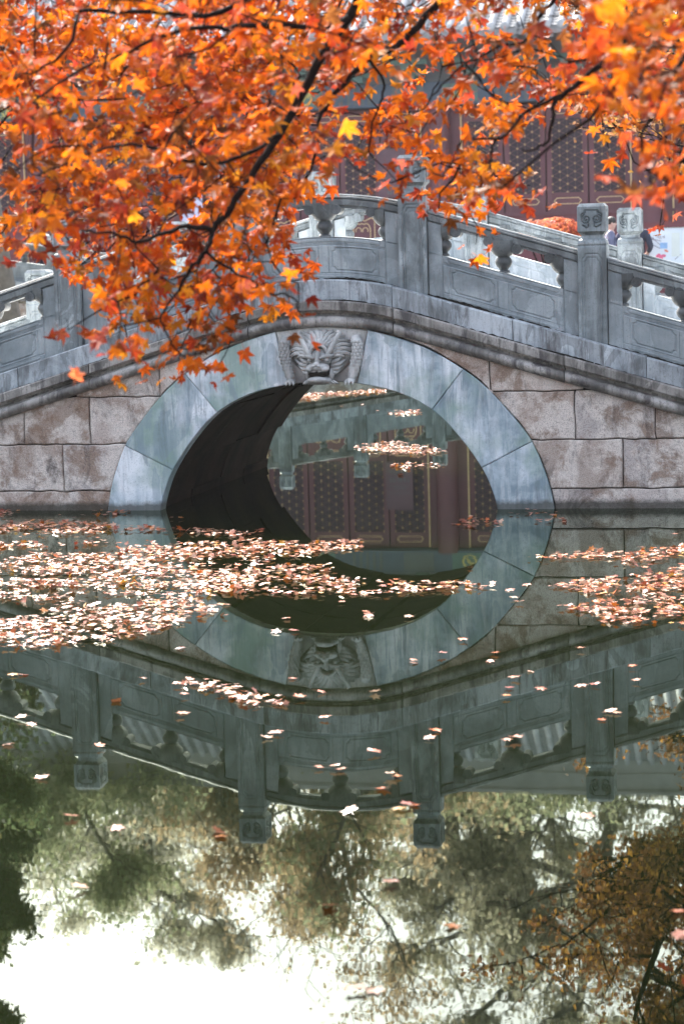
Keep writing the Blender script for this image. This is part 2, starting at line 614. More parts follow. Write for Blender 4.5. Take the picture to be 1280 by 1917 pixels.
def rough_poly(poly, amp, step=0.05):
    out = []
    n = len(poly)
    for i in range(n):
        a, b_ = Vector(poly[i]), Vector(poly[(i + 1) % n])
        k = max(1, int((b_ - a).length / step))
        for q in range(k):
            p = a.lerp(b_, q / k)
            s_ = mnoise.noise(Vector((p.x * 9 + 3.3, 0.5, p.y * 9)))
            s2 = mnoise.noise(Vector((p.x * 9, 7.5, p.y * 9 + 2.1)))
            out.append((p.x + s_ * amp, p.y + s2 * amp))
    return out


# voussoirs: (inner a, inner b, outer a, outer b) low to high
JO = [((1.475, -0.35), (1.992, -0.35)), ((1.341, 0.35), (1.765, 0.565)), ((0.93, 0.842), (1.20, 1.177)), ((0.295, 1.072), (0.40, 1.52))]
for sgn in (1, -1):
    for k in range(3):
        (ia, oa), (ib, ob) = JO[k], JO[k + 1]
        inner = cut(IN, ia, ib)
        outer = cut(EX, oa, ob)
        poly = inner[::-1] + outer          # inner high->low then outer low->high
        poly = [(sgn * x, z) for x, z in poly]
        if sgn < 0:
            poly = poly[::-1]
        cx_ = sum(p[0] for p in poly) / len(poly)
        cz_ = sum(p[1] for p in poly) / len(poly)
        poly = [(cx_ + (x - cx_) * 0.9965, cz_ + (z - cz_) * 0.9965) for x, z in poly]
        mb = MB()
        mb.prism(poly, -0.128 - 0.004 * k, 0.03, 0.007)
        mb.obj('voussoir', M['ring'], bridge)

# keystone block with the dragon
key = MB()
key.prism([(-0.398, 1.52), (-0.292, 1.073), (-0.15, 1.086), (0, 1.09), (0.15, 1.086), (0.292, 1.073), (0.398, 1.52), (0, 1.56)], -0.118, 0.03, 0.007)
keystone = key.obj('keystone', M['carving'], bridge)


def blob(cs, name, parent, mat='carving'):
    mb = MB()
    for c in cs:
        mb.ellipsoid(c[0], c[1], 14, 10, c[2] if len(c) > 2 else None)
    return mb.obj(name, M[mat], parent, True, None)


def rotx(a):
    return Matrix.Rotation(R(a), 3, 'X')


def roty(a):
    return Matrix.Rotation(R(a), 3, 'Y')


# dragon: head
hd = MB()
hd.ellipsoid((0, -0.20, 1.285), (0.105, 0.10, 0.085), 18, 12)                  # skull
hd.ellipsoid((0, -0.29, 1.288), (0.030, 0.055, 0.075), 14, 10, rotx(-20))      # bridge of the nose
hd.ellipsoid((0, -0.295, 1.222), (0.100, 0.085, 0.040), 20, 10)                # upper muzzle
for s_ in (1, -1):
    hd.ellipsoid((s_ * 0.066, -0.325, 1.207), (0.038, 0.050, 0.026), 12, 8, roty(s_ * -12))   # lips
    hd.ellipsoid((s_ * 0.024, -0.372, 1.236), (0.020, 0.018, 0.015), 10, 6)    # nostrils
hd.ellipsoid((0, -0.355, 1.248), (0.030, 0.032, 0.026), 12, 8)                 # nose
hd.ellipsoid((0, -0.265, 1.110), (0.108, 0.105, 0.038), 20, 10)                # jaw
hd.ellipsoid((0, -0.335, 1.118), (0.082, 0.045, 0.030), 14, 8)                 # lower lip
for s_ in (1, -1):
    hd.ellipsoid((s_ * 0.098, -0.22, 1.16), (0.022, 0.06, 0.055), 10, 8)       # corner of the mouth
    hd.tube([(s_ * (0.012 + 0.016 * q), -0.352 + 0.002 * q * q, 1.190) for q in range(5)], [0.009, 0.007, 0.009, 0.007, 0.010], 6)   # teeth
    hd.tube([(s_ * 0.020, -0.330, 1.295), (s_ * 0.06, -0.315, 1.312), (s_ * 0.105, -0.27, 1.315), (s_ * 0.135, -0.22, 1.330)], [0.011, 0.017, 0.015, 0.005], 8)   # brow
    for k, (ex_, ez_) in enumerate(((0.205, 1.335), (0.225, 1.285), (0.200, 1.235), (0.17, 1.195))):     # cheek flames
        hd.tube([(s_ * 0.095, -0.22, 1.25 - 0.025 * k), (s_ * (0.06 + ex_) * 0.58, -0.20, (1.25 - 0.025 * k + ez_) / 2 - 0.012), (s_ * ex_, -0.165, ez_)], [0.022, 0.018, 0.004], 7)
    for k in range(5):      # beard along the jaw
        hd.tube([(s_ * (0.03 + 0.02 * k), -0.30 + 0.015 * k, 1.105), (s_ * (0.035 + 0.026 * k), -0.29 + 0.018 * k, 1.085), (s_ * (0.045 + 0.028 * k), -0.28 + 0.02 * k, 1.075)], [0.012, 0.010, 0.003], 6)
head = hd.obj('dragon_head', M['carving'], keystone, True, None)
ey = MB()
for s_ in (1, -1):
    ey.ellipsoid((s_ * 0.070, -0.292, 1.284), (0.021, 0.022, 0.018), 10, 8)
ey.obj('eyes', M['carving'], keystone, True, None)
mo = MB()
mo.ellipsoid((0, -0.27, 1.165), (0.092, 0.075, 0.030), 16, 8)
mo.obj('mouth', M['core'], keystone, True, None)  # dark filler, paints the shade inside the open mouth
br = MB()
br.tube([(0.074 * math.cos(q), -0.245 - 0.02 * math.sin(q), 1.325 + 0.082 * math.sin(q)) for q in np.linspace(-0.15, math.pi + 0.15, 18)], 0.014, 8)
br.obj('brow_ridge', M['carving'], keystone, True, None)
for s_ in (1, -1):
    hn = MB()
    hn.tube([(s_ * 0.075, -0.262, 1.315), (s_ * 0.105, -0.25, 1.375), (s_ * 0.14, -0.235, 1.44), (s_ * 0.165, -0.225, 1.49), (s_ * 0.178, -0.22, 1.508), (s_ * 0.165, -0.222, 1.518), (s_ * 0.152, -0.224, 1.505)],
            [0.024, 0.021, 0.019, 0.018, 0.017, 0.015, 0.011], 9)
    hn.obj('horn', M['carving'], keystone, True, None)
    lg = MB()
    pts = [(s_ * 0.30, -0.15, 1.475), (s_ * 0.318, -0.165, 1.40), (s_ * 0.312, -0.175, 1.31), (s_ * 0.29, -0.18, 1.22), (s_ * 0.268, -0.185, 1.14), (s_ * 0.258, -0.19, 1.105)]
    lg.tube(pts, [0.040, 0.047, 0.047, 0.042, 0.036, 0.034], 12)
    lg.ellipsoid((s_ * 0.254, -0.215, 1.10), (0.043, 0.05, 0.024), 12, 8)
    for q in (-1, 0, 1):
        lg.tube([(s_ * 0.254 + q * 0.027, -0.235, 1.098), (s_ * 0.254 + q * 0.031, -0.262, 1.092), (s_ * 0.254 + q * 0.032, -0.272, 1.070)], [0.014, 0.013, 0.004], 6)
    # scales
    for i in range(11):
        zz = 1.15 + i * 0.028
        u = (zz - 1.105) / (1.475 - 1.105)
        xx = np.interp(zz, [1.105, 1.14, 1.22, 1.31, 1.40, 1.475], [0.258, 0.268, 0.29, 0.312, 0.318, 0.30])
        rr = np.interp(zz, [1.105, 1.22, 1.31, 1.475], [0.036, 0.044, 0.049, 0.042])
        for k in range(4):
            an = R(-60 + 40 * (k + 0.5 * (i % 2)))
            lg.ellipsoid((s_ * xx + rr * math.sin(an), -0.175 - rr * math.cos(an) * 0.95, zz), (0.016, 0.006, 0.018), 8, 5, Matrix.Rotation(an, 3, 'Z'))
    lg.obj('foreleg', M['carving'], keystone, True, None)
mn = MB()
nst = 17
for lay in range(2):
    for i in range(nst + lay):
        a_ = R(-12 + 204 * i / (nst + lay - 1))
        for q in (-1, 0, 1):
            aa = a_ + q * 0.042
            L0, L1 = 0.085, (0.275 if lay == 0 else 0.20) - 0.012 * abs(q)
            pts, rad = [], []
            side = 1 if math.cos(aa) > 0 else -1
            for u in np.linspace(0, 1, 8):
                L = L0 + (L1 - L0) * u
                bend = side * 0.32 * math.sin(u * math.pi * 0.9) * (abs(math.cos(aa)) + 0.25)
                an = aa + bend * (1 if lay == 0 else 0.7)
                x_ = math.cos(an) * L * 1.06
                z_ = 1.31 + math.sin(an) * L * 0.86
                pts.append((x_, -0.135 - (0.05 + 0.035 * lay) * math.sin(math.pi * (0.25 + 0.7 * u)), min(z_, 1.525)))
                rad.append(0.0085 + 0.004 * math.sin(u * math.pi))
            mn.tube(pts, rad, 5)
mn.obj('mane', M['carving'], keystone, True, None)
bd = MB()
bd.ellipsoid((0, -0.12, 1.33), (0.27, 0.06, 0.19), 20, 12)
bd.obj('dragon_body', M['carving'], keystone, True, None)


# spandrel stones
def ex_x(z):
    zz = EX[:, 1]
    return float(np.interp(z, zz, EX[:, 0]))


ztop = lambda x: zp(x) - 0.375
rows = [(-0.55, 0.168), (0.168, 0.575), (0.575, 0.985), (0.985, 1.6)]
joints = {1: [[-9, -4.3, -1.0], [-9, -4.5, -3.35, -2.34, -1.0], [-9, -3.9, -2.686, -2.085, -1.0], [-2.2, -1.44, -0.3]],
          2: [[1.0, 4.4, 9], [1.0, 2.515, 3.5, 4.6, 9], [1.0, 2.127, 2.786, 3.7, 9], [0.3, 1.42, 2.2]]}
for side, sg in ((1, -1), (2, 1)):
    for ri, (z0, z1) in enumerate(rows):
        js = [abs(j) for j in joints[side][ri]]
        js.sort()
        for a, b_ in zip(js[:-1], js[1:]):
            b_ = min(b_, 5.4)
            # polygon on the positive side
            def xin(z):
                return max(a, ex_x(z)) if z < 1.565 else a
            g = 0.0045
            pts = []
            zlo = z0 + g
            xlo = xin(zlo) + g
            # bottom
            if ztop(b_) <= zlo:
                # top line meets the bottom before b_
                xs_ = np.linspace(xlo, b_, 200)
                ok = [x for x in xs_ if ztop(x) > zlo + 0.03]
                if len(ok) < 3:
                    continue
                xb = ok[-1]
            else:
                xb = b_ - g
            pts.append((xb, zlo))
            top_b = min(z1 - g, ztop(xb))
            pts.append((xb, top_b))
            # along the top toward the inside
            last = None
            for x in np.linspace(xb, a, 60)[1:]:
                zt = min(z1 - g, ztop(x))
                if x <= xin(zt) + g:
                    break
                last = (x, zt)
                pts.append(last)
            # down the inside edge
            zt = pts[-1][1]
            for z in np.linspace(zt, zlo, 14):
                pts.append((xin(z) + g, z))
            # clean
            q = [pts[0]]
            for p in pts[1:]:
                if math.hypot(p[0] - q[-1][0], p[1] - q[-1][1]) > 0.012:
                    q.append(p)
            if len(q) < 3:
                continue
            q = q if sg > 0 else [(-x, z) for x, z in q][::-1]
            # orientation: counter-clockwise in xz seen from -y
            area = sum(q[i - 1][0] * q[i][1] - q[i][0] * q[i - 1][1] for i in range(len(q)))
            if area < 0:
                q = q[::-1]
            if abs(area) < 0.01:
                continue
            q = rough_poly(q, 0.010, 0.04)
            mb = MB()
            mb.prism(q, -0.098 - random.uniform(0, 0.014), 0.15, 0.009)
            mb.obj('spandrel_stone', M['granite'], bridge)

# solid core behind the joints
cm = MB()
xs = list(np.linspace(-5.35, 5.35, 150))


def core_bottom(x):
    a = abs(x)
    if a < 1.62:
        i = int(np.argmin(abs((IN[:, 0] * 0.5 + np.interp(IN[:, 1], EX[:, 1], EX[:, 0]) * 0) - 99)))
        # ring mid line
        mid = np.array([[1.72, -0.6], [1.70, 0.0], [1.55, 0.46], [1.28, 0.82], [1.065, 1.01], [0.75, 1.18], [0.35, 1.29], [0.0, 1.32]])
        return float(np.interp(-a, -mid[:, 0], mid[:, 1]))
    return -0.6


for yy, fl in ((-0.072, False), (YB + 0.072, True)):
    V = [(x, yy, core_bottom(x)) for x in xs] + [(x, yy, zp(x) - 0.19) for x in xs]
    n = len(xs)
    cm.add(V, [((i, i + 1, n + i + 1, n + i) if not fl else (n + i, n + i + 1, i + 1, i)) for i in range(n - 1)])
V = [(x, -0.072, core_bottom(x)) for x in xs] + [(x, YB + 0.072, core_bottom(x)) for x in xs]
cm.add(V, [(i, i + 1, n + i + 1, n + i)[::-1] for i in range(n - 1)])
cm.obj('mortar_core', M['core'], bridge)

# vault stones inside the arch
full_in = [(-x, z) for x, z in IN] + [(x, z) for x, z in IN[::-1][1:]]
full_in = np.array(full_in)
cuts = np.linspace(6, len(full_in) - 7, 10).astype(int)
ycuts = [0.035, 0.95, 1.9, 2.8, YB + 0.1]
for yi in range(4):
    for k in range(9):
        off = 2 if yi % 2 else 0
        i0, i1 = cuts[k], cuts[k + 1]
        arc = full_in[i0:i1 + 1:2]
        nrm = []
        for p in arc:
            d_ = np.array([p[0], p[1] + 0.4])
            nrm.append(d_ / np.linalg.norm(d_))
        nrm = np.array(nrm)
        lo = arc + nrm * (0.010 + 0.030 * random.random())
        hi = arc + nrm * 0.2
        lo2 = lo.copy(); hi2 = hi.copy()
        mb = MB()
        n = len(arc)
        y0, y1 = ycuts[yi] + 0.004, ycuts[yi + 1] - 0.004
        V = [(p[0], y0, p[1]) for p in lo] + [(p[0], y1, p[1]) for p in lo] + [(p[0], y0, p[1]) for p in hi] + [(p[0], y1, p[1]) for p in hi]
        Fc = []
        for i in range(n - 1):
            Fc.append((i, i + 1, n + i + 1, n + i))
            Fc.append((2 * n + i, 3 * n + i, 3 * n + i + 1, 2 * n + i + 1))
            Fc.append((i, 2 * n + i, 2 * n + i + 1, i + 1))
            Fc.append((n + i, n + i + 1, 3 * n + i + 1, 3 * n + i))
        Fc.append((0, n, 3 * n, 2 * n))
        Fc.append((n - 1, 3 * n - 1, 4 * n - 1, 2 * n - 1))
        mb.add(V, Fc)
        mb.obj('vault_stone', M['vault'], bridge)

# cornice, plinth, deck
cprof = [(0.30, -0.176), (-0.165, -0.176), (-0.175, -0.186), (-0.175, -0.252), (-0.168, -0.262), (-0.130, -0.264), (-0.130, -0.278), (-0.095, -0.280), (-0.095, -0.298)]
for q in np.linspace(80, -90, 10):
    cprof.append((-0.125 - 0.058 * math.cos(R(q)), -0.351 + 0.050 * math.sin(R(q))))
cprof += [(-0.09, -0.402), (0.30, -0.402)]
pprof = [(0.345, 0.0), (-0.097, 0.0), (-0.107, -0.010), (-0.107, -0.182), (0.345, -0.182)]


def mirror_prof(p):
    return [(YB - y, dz) for y, dz in p][::-1]


def runs(br, lim=5.3):
    br = [b_ for b_ in br if b_ < lim] + [lim]
    full = [-b_ for b_ in br[::-1]] + br
    return list(zip(full[:-1], full[1:]))


for far in (False, True):
    for a, b_ in runs([0.625, 2.05, 3.5]):
        mb = MB()
        mb.sweep(mirror_prof(cprof) if far else cprof, seg(a + 0.004, b_ - 0.004, 0.07), lambda x: zp(x) + 0.002 * math.sin(a * 7))
        mb.obj('cornice_stone', M['cornice'], bridge, True, R(30))
    for a, b_ in runs([0.608, 1.62, 2.72, 3.9]):
        mb = MB()
        dz = 0.003 * math.sin(a * 9)
        mb.sweep([(y, z + (dz if z > -0.1 else 0)) for y, z in (mirror_prof(pprof) if far else pprof)], seg(a + 0.003, b_ - 0.003, 0.07), zp)
        mb.obj('plinth_stone', M['plinth'], bridge, True, R(30))
mb = MB()
mb.sweep([(YB - 0.35, -0.03), (0.35, -0.03), (0.35, -0.20), (YB - 0.35, -0.20)], seg(-5.35, 5.35, 0.1), zp)
mb.obj('deck', M['deck'], bridge, True, R(30))


# ---- carved relief functions
def seg_dist(px, py, ax, ay, bx, by):
    dx, dy = bx - ax, by - ay
    L = dx * dx + dy * dy
    u = 0 if L == 0 else np.clip(((px - ax) * dx + (py - ay) * dy) / L, 0, 1)
    return np.hypot(px - (ax + u * dx), py - (ay + u * dy))


def poly_dist(X, Y, pl, closed=False):
    D = np.full(X.shape, 9.0)
    n = len(pl)
    for i in range(n if closed else n - 1):
        a, b_ = pl[i], pl[(i + 1) % n]
        D = np.minimum(D, seg_dist(X, Y, a[0], a[1], b_[0], b_[1]))
    return D


def groove(D, w_, depth):
    return 1.25 * depth * np.clip(1.35 * (1 - D / w_), 0, 1)


def cartouche(x0, x1, y0, y1, r):
    """rectangle outline with concave, stepped corners"""
    pl = []
    for (cx_, cy_, sx, sy) in ((x0, y0, 1, 1), (x1, y0, -1, 1), (x1, y1, -1, -1), (x0, y1, 1, -1)):
        arc = [(cx_ + sx * r * math.cos(q), cy_ + sy * r * math.sin(q)) for q in np.linspace(0, math.pi / 2, 5)]
        if (sx > 0) == (sy > 0):
            arc = arc[::-1]
            arc = [(cx_ + sx * r * math.cos(q), cy_ + sy * r * math.sin(q)) for q in np.linspace(math.pi / 2, 0, 5)]
        pl += arc
    return pl


PANEL_CACHE = {}


def relief_panel(L, h, cell):
    """depth map of the lower panel board, u along, v up"""
    us = np.linspace(0, L, int(L / cell) + 1)
    vs_ = np.linspace(0, h, int(h / (cell * 0.8)) + 1)
    U, V = np.meshgrid(us, vs_)
    H_ = np.zeros(U.shape)
    st = 0.115
    # stile lines
    for x in (st, L - st):
        H_ = np.maximum(H_, groove(abs(U - x), 0.009, 0.007))
    # top band and bottom band
    inside = (U > st) & (U < L - st)
    for z in (0.288, 0.300, 0.052):
        H_ = np.maximum(H_, np.where(inside, groove(abs(V - z), 0.007, 0.005), 0))
    H_ = np.maximum(H_, np.where(inside, groove(poly_dist(U, V, cartouche(st + 0.04, L - st - 0.04, 0.312, 0.347, 0.014), True), 0.006, 0.005), 0))
    H_ = np.maximum(H_, np.where(inside, groove(poly_dist(U, V, cartouche(st + 0.04, L - st - 0.04, 0.012, 0.040, 0.012), True), 0.006, 0.004), 0))
    mid = L / 2
    for x in (mid - 0.045, mid + 0.045, st + 0.06, L - st - 0.06):
        H_ = np.maximum(H_, np.where((V > 0.052) & (V < 0.288), groove(abs(U - x), 0.006, 0.005), 0))
    for a, b_ in ((st + 0.085, mid - 0.075), (mid + 0.075, L - st - 0.085)):
        H_ = np.maximum(H_, groove(poly_dist(U, V, cartouche(a, b_, 0.075, 0.265, 0.03), True), 0.009, 0.007))
    return us, vs_, H_


def build_panel(x0, x1, yf, yb, zf, cell, flipy=False):
    """solid board plus the two stiles; yf = carved side"""
    L = x1 - x0
    us, vs_, H_ = relief_panel(L, 0.36, cell)
    mb = MB()
    sgn = 1 if yb > yf else -1
    V, Fc = [], []
    n = len(us)
    for j, v_ in enumerate(vs_):
        for i, u_ in enumerate(us):
            x = x0 + u_
            V.append((x, yf + sgn * H_[j, i], zf(x) + v_))
    for j in range(len(vs_) - 1):
        for i in range(n - 1):
            q = (j * n + i, j * n + i + 1, (j + 1) * n + i + 1, (j + 1) * n + i)
            Fc.append(q if sgn > 0 else q[::-1])
    mb.add(V, Fc)
    xs_ = seg(x0, x1, 0.08)
    # back, top
    for (ya, yb_, va, vb) in ((yb, yb, -0.02, 0.36), (yf, yb, 0.36, 0.36)):
        V = [(x, ya, zf(x) + va) for x in xs_] + [(x, yb_, zf(x) + vb) for x in xs_]
        k = len(xs_)
        mb.add(V, [(i, i + 1, k + i + 1, k + i) for i in range(k - 1)])
    # stiles
    for a, b_ in ((x0, x0 + 0.115), (x1 - 0.115, x1)):
        za, zb = zf(a), zf(b_)
        V = [(a, yf, za + 0.355), (b_, yf, zb + 0.355), (b_, yb, zb + 0.355), (a, yb, za + 0.355), (a, yf, za + 0.61), (b_, yf, zb + 0.61), (b_, yb, zb + 0.61), (a, yb, za + 0.61)]
        mb.add(V, [(0, 3, 2, 1), (4, 5, 6, 7), (0, 1, 5, 4), (1, 2, 6, 5), (2, 3, 7, 6), (3, 0, 4, 7)])
    return mb


def handrail_prof(y0, y1):
    """y0 front, y1 back; closed profile"""
    f = [(y0 + 0.018, 0.600), (y0 + 0.018, 0.622), (y0 - 0.002, 0.628), (y0 - 0.002, 0.675), (y0 + 0.006, 0.680), (y0 - 0.010, 0.686), (y0 - 0.010, 0.700), (y0 + 0.008, 0.704), (y0 + 0.004, 0.710), (y0 + 0.016, 0.722)]
    m_ = (y0 + y1) / 2
    bk = [(2 * m_ - y, z) for y, z in f][::-1]
    return (f + bk)[::-1]


def lathe_z(mb, prof, c, n=18, half=None):
    a0, a1 = (0, 2 * math.pi) if half is None else ((-math.pi / 2, math.pi / 2) if half > 0 else (math.pi / 2, 3 * math.pi / 2))
    mb.lathe(prof, c, n, 1, 0.92, a0, a1)


VASE = [(0.052, 0.355), (0.050, 0.372), (0.036, 0.380), (0.040, 0.390), (0.058, 0.408), (0.071, 0.432), (0.073, 0.452), (0.062, 0.474), (0.050, 0.486), (0.052, 0.492)]
BOWL = [(0.048, 0.490), (0.066, 0.497), (0.090, 0.517), (0.108, 0.545), (0.118, 0.580), (0.120, 0.625)]


def scroll(mb, cx_, cz_, r, y0, y1):
    n = 16
    mb.tube([(cx_, y0, cz_), (cx_, y1, cz_)], r, n)
    for yy, sg in ((y0, -1), (y1, 1)):
        sp = []
        for q in np.linspace(0, 4.4 * math.pi, 30):
            rr = r * (0.94 - 0.80 * q / (4.4 * math.pi))
            sp.append((cx_ + rr * math.cos(q), yy + sg * 0.001, cz_ + rr * math.sin(q)))
        mb.tube(sp, 0.0042, 5)


def vase_unit(slope, half=None):
    """(vase, bracket) meshes around x = 0, standing on v = 0 with the rail slope"""
    va, bk = MB(), MB()
    yc = 0.1175
    lathe_z(va, VASE, (0, yc, 0), 20, half)
    lathe_z(bk, BOWL, (0, yc, 0), 20, half)
    y0, y1 = 0.040, 0.195
    for xx, rr, dz in ((0.118, 0.043, 0.585), (0.045, 0.040, 0.600), (-0.045, 0.040, 0.600), (-0.118, 0.043, 0.585)):
        if half and xx * half < 0:
            continue
        ins = 0.004 if abs(xx) < 0.1 else 0
        scroll(bk, xx, dz + slope * xx, rr, y0 + ins, y1 - ins)
    return va, bk


def post_outline(x0, x1, ztop_, step, r):
    return [(x0, 0.0), (x0, ztop_ - 2 * r), (x0 + r * 0.25, ztop_ - 1.45 * r), (x0 + r * 0.9, ztop_ - 1.15 * r), (x0 + r, ztop_ - 0.35 * r), (x0 + 1.5 * r, ztop_),
            (x1 - 1.5 * r, ztop_), (x1 - r, ztop_ - 0.35 * r), (x1 - r * 0.9, ztop_ - 1.15 * r), (x1 - r * 0.25, ztop_ - 1.45 * r), (x1, ztop_ - 2 * r), (x1, 0.0)]


PW = 0.235


def post_meshes(cell):
    sh = MB()
    hw = PW / 2
    us = np.linspace(0, PW, int(PW / cell) + 1)
    vs_ = np.linspace(0, 0.86, int(0.86 / (cell * 1.6)) + 1)
    U, V = np.meshgrid(us, vs_)
    H_ = groove(poly_dist(U, V, post_outline(0.036, PW - 0.036, 0.775, 0, 0.024)), 0.0075, 0.006)
    H_ = np.maximum(H_, groove(poly_dist(U, V, post_outline(0.056, PW - 0.056, 0.745, 0, 0.022)), 0.007, 0.005))
    H_ = np.maximum(H_, groove(abs(V - 0.842), 0.007, 0.006))
    n = len(us)
    for q in range(4):
        rot = Matrix.Rotation(q * math.pi / 2, 3, 'Z')
        VV = []
        for j, v_ in enumerate(vs_):
            for i, u_ in enumerate(us):
                VV.append(rot @ Vector((u_ - hw, -hw + H_[j, i], v_ - 0.055 + 0.0)))
        Fc = [(j * n + i, j * n + i + 1, (j + 1) * n + i + 1, (j + 1) * n + i) for j in range(len(vs_) - 1) for i in range(n - 1)]
        sh.add(VV, Fc)
    # shoulder and neck
    def ring(z, h):
        return [(-h, -h, z), (h, -h, z), (h, h, z), (-h, h, z)]
    lv = [(0.805, hw), (0.825, hw - 0.004), (0.838, hw - 0.014), (0.845, hw - 0.028), (0.847, hw - 0.030), (0.880, hw - 0.030)]
    VV = [p for z, h in lv for p in ring(z, h)]
    sh.add(VV, [(i * 4 + k, i * 4 + (k + 1) % 4, (i + 1) * 4 + (k + 1) % 4, (i + 1) * 4 + k) for i in range(len(lv) - 1) for k in range(4)])
    # cap
    cp = MB()
    us = np.linspace(0, PW, int(PW / (cell * 0.75)) + 1)
    ch = 0.202
    vs_ = np.linspace(0, ch, int(ch / (cell * 0.75)) + 1)
    U, V = np.meshgrid(us, vs_)
    D = np.full(U.shape, 9.0)
    for sx in (-1, 1):
        sp = []
        for q in np.linspace(0, 3.3 * math.pi, 40):
            rr = 0.040 * (1 - 0.80 * q / (3.3 * math.pi))
            an = math.pi * 0.62 + q
            sp.append((hw + sx * (0.044 - rr * math.cos(an)), 0.098 + rr * math.sin(an)))
        D = np.minimum(D, poly_dist(U, V, sp))
        D = np.minimum(D, poly_dist(U, V, [(hw, 0.172), (hw + sx * 0.05, 0.172), (hw + sx * 0.056, 0.162), (hw + sx * 0.052, 0.150), (hw + sx * 0.078, 0.146), (hw + sx * 0.086, 0.134), (hw + sx * 0.086, 0.104), (hw + sx * 0.078, 0.076)]))
        D = np.minimum(D, poly_dist(U, V, [(hw + sx * 0.026, 0.060), (hw + sx * 0.022, 0.040), (hw + sx * 0.04, 0.028), (hw + sx * 0.056, 0.040), (hw + sx * 0.07, 0.050)]))
    H_ = groove(D, 0.0085, 0.012)
    n = len(us)
    z0 = 0.905
    for q in range(4):
        rot = Matrix.Rotation(q * math.pi / 2, 3, 'Z')
        VV = [rot @ Vector((us[i] - hw, -hw + H_[j, i], z0 + vs_[j])) for j in range(len(vs_)) for i in range(n)]
        cp.add(VV, [(j * n + i, j * n + i + 1, (j + 1) * n + i + 1, (j + 1) * n + i) for j in range(len(vs_) - 1) for i in range(n - 1)])
    lv = [(0.872, hw - 0.030), (z0 - 0.002, hw - 0.004), (z0, hw)]
    VV = [p for z, h in lv for p in ring(z, h)]
    cp.add(VV, [(i * 4 + k, i * 4 + (k + 1) % 4, (i + 1) * 4 + (k + 1) % 4, (i + 1) * 4 + k) for i in range(len(lv) - 1) for k in range(4)])
    lv = [(z0 + ch, hw), (z0 + ch + 0.027, hw - 0.022)]
    VV = [p for z, h in lv for p in ring(z, h)]
    cp.add(VV, [(k, (k + 1) % 4, 4 + (k + 1) % 4, 4 + k) for k in range(4)] + [(4, 5, 6, 7)])
    return sh.mesh('baluster_post', M['marble'], True, R(50)), cp.mesh('carved_cap', M['marble'], True, R(50))


POSTX = [0.775, 2.275, 3.775, 5.2]
post_me, cap_me = post_meshes(0.0048)
posts = [-x for x in POSTX[::-1]] + POSTX


def balustrade(parent, xs_posts, zf, y_front, flip, cell, mats=('panel', 'rail', 'darkstone'), view=None):
    """posts and panels along x; carved side towards -y; y_front = front face of the posts"""
    for x in xs_posts:
        if view and not view(x):
            continue
        p = link('baluster_post', post_me, parent, (x, y_front + PW / 2, zf(x)))
        link('carved_cap', cap_me, p)
    unit_cache = {}
    for a, b_ in zip(xs_posts[:-1], xs_posts[1:]):
        if view and not (view(a) and view(b_)):
            continue
        x0, x1 = a + PW / 2 + 0.008, b_ - PW / 2 - 0.008
        ya, yb = y_front + 0.05, y_front + 0.185
        pn = build_panel(x0, x1, ya, yb, zf, cell).obj('balustrade_panel', M[mats[0]], parent, True, R(25))
        hr = MB()
        hr.sweep([(y, z) for y, z in handrail_prof(ya, yb)], seg(x0, x1, 0.06), zf)
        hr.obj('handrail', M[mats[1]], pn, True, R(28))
        xm = (x0 + x1) / 2
        for xc, half in ((x0 + 0.115, 1), (xm, None), (x1 - 0.115, -1)):
            sl = (zf(xc + 0.01) - zf(xc - 0.01)) / 0.02
            key_ = (round(sl, 3), half)
            if key_ not in unit_cache:
                va, bk = vase_unit(sl, half)
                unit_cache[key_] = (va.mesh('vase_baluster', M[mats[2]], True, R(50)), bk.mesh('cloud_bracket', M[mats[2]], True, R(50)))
            va_me, bk_me = unit_cache[key_]
            link('vase_baluster', va_me, pn, (xc, y_front, zf(xc)))
            link('cloud_bracket', bk_me, pn, (xc, y_front, zf(xc)))


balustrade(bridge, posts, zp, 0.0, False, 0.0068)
balustrade(bridge, posts, zp, YB - PW, False, 0.014, ('bouncelit', 'marble', 'marble'))
# black moss gathered on the two ledges
for ya, yb, dz, hh_, sd_ in ((-0.045, 0.06, 0.0, 0.020, 1.0), (-0.168, -0.10, -0.176, 0.014, 5.0)):
    for a, b_ in ((-5.1, -2.3), (-2.3, -0.62), (-0.62, 0.62), (0.62, 2.3), (2.3, 5.1)):
        mm = MB()
        V, Fc = [], []
        xs_ = list(np.arange(a, b_, 0.012))
        for x in xs_:
            amt = max(0.0, mnoise.noise(Vector((x * 2.1, sd_, 0.0))) + 0.45 + 0.5 * mnoise.noise(Vector((x * 23, sd_, 3.0))))
            h_ = hh_ * min(1.3, amt)
            y_in = yb - (yb - ya) * min(1.0, 0.35 + 0.6 * amt) if amt > 0.12 else yb - 0.004
            V += [(x, y_in, zp(x) + dz - 0.004), (x, (y_in + yb) / 2, zp(x) + dz + 0.7 * h_ - 0.001), (x, yb, zp(x) + dz + h_)]
        for i in range(len(xs_) - 1):
            for k in range(2):
                Fc.append((3 * i + k, 3 * (i + 1) + k, 3 * (i + 1) + k + 1, 3 * i + k + 1))
        mm.add(V, Fc)
        mm.obj('moss_line', M['moss'], bridge)

# ------------------------------------------------------------------ the sister bridge behind (seen mirrored through the arch)
sister = empty('small_bridge', (0, 0, 0))
tag(sister, 'second stone bridge with sloping post railing beyond the arch, seen mirrored in the water', 'bridge')


def zs(x):
    return 0.85 - 0.143 * (x + 4.43)


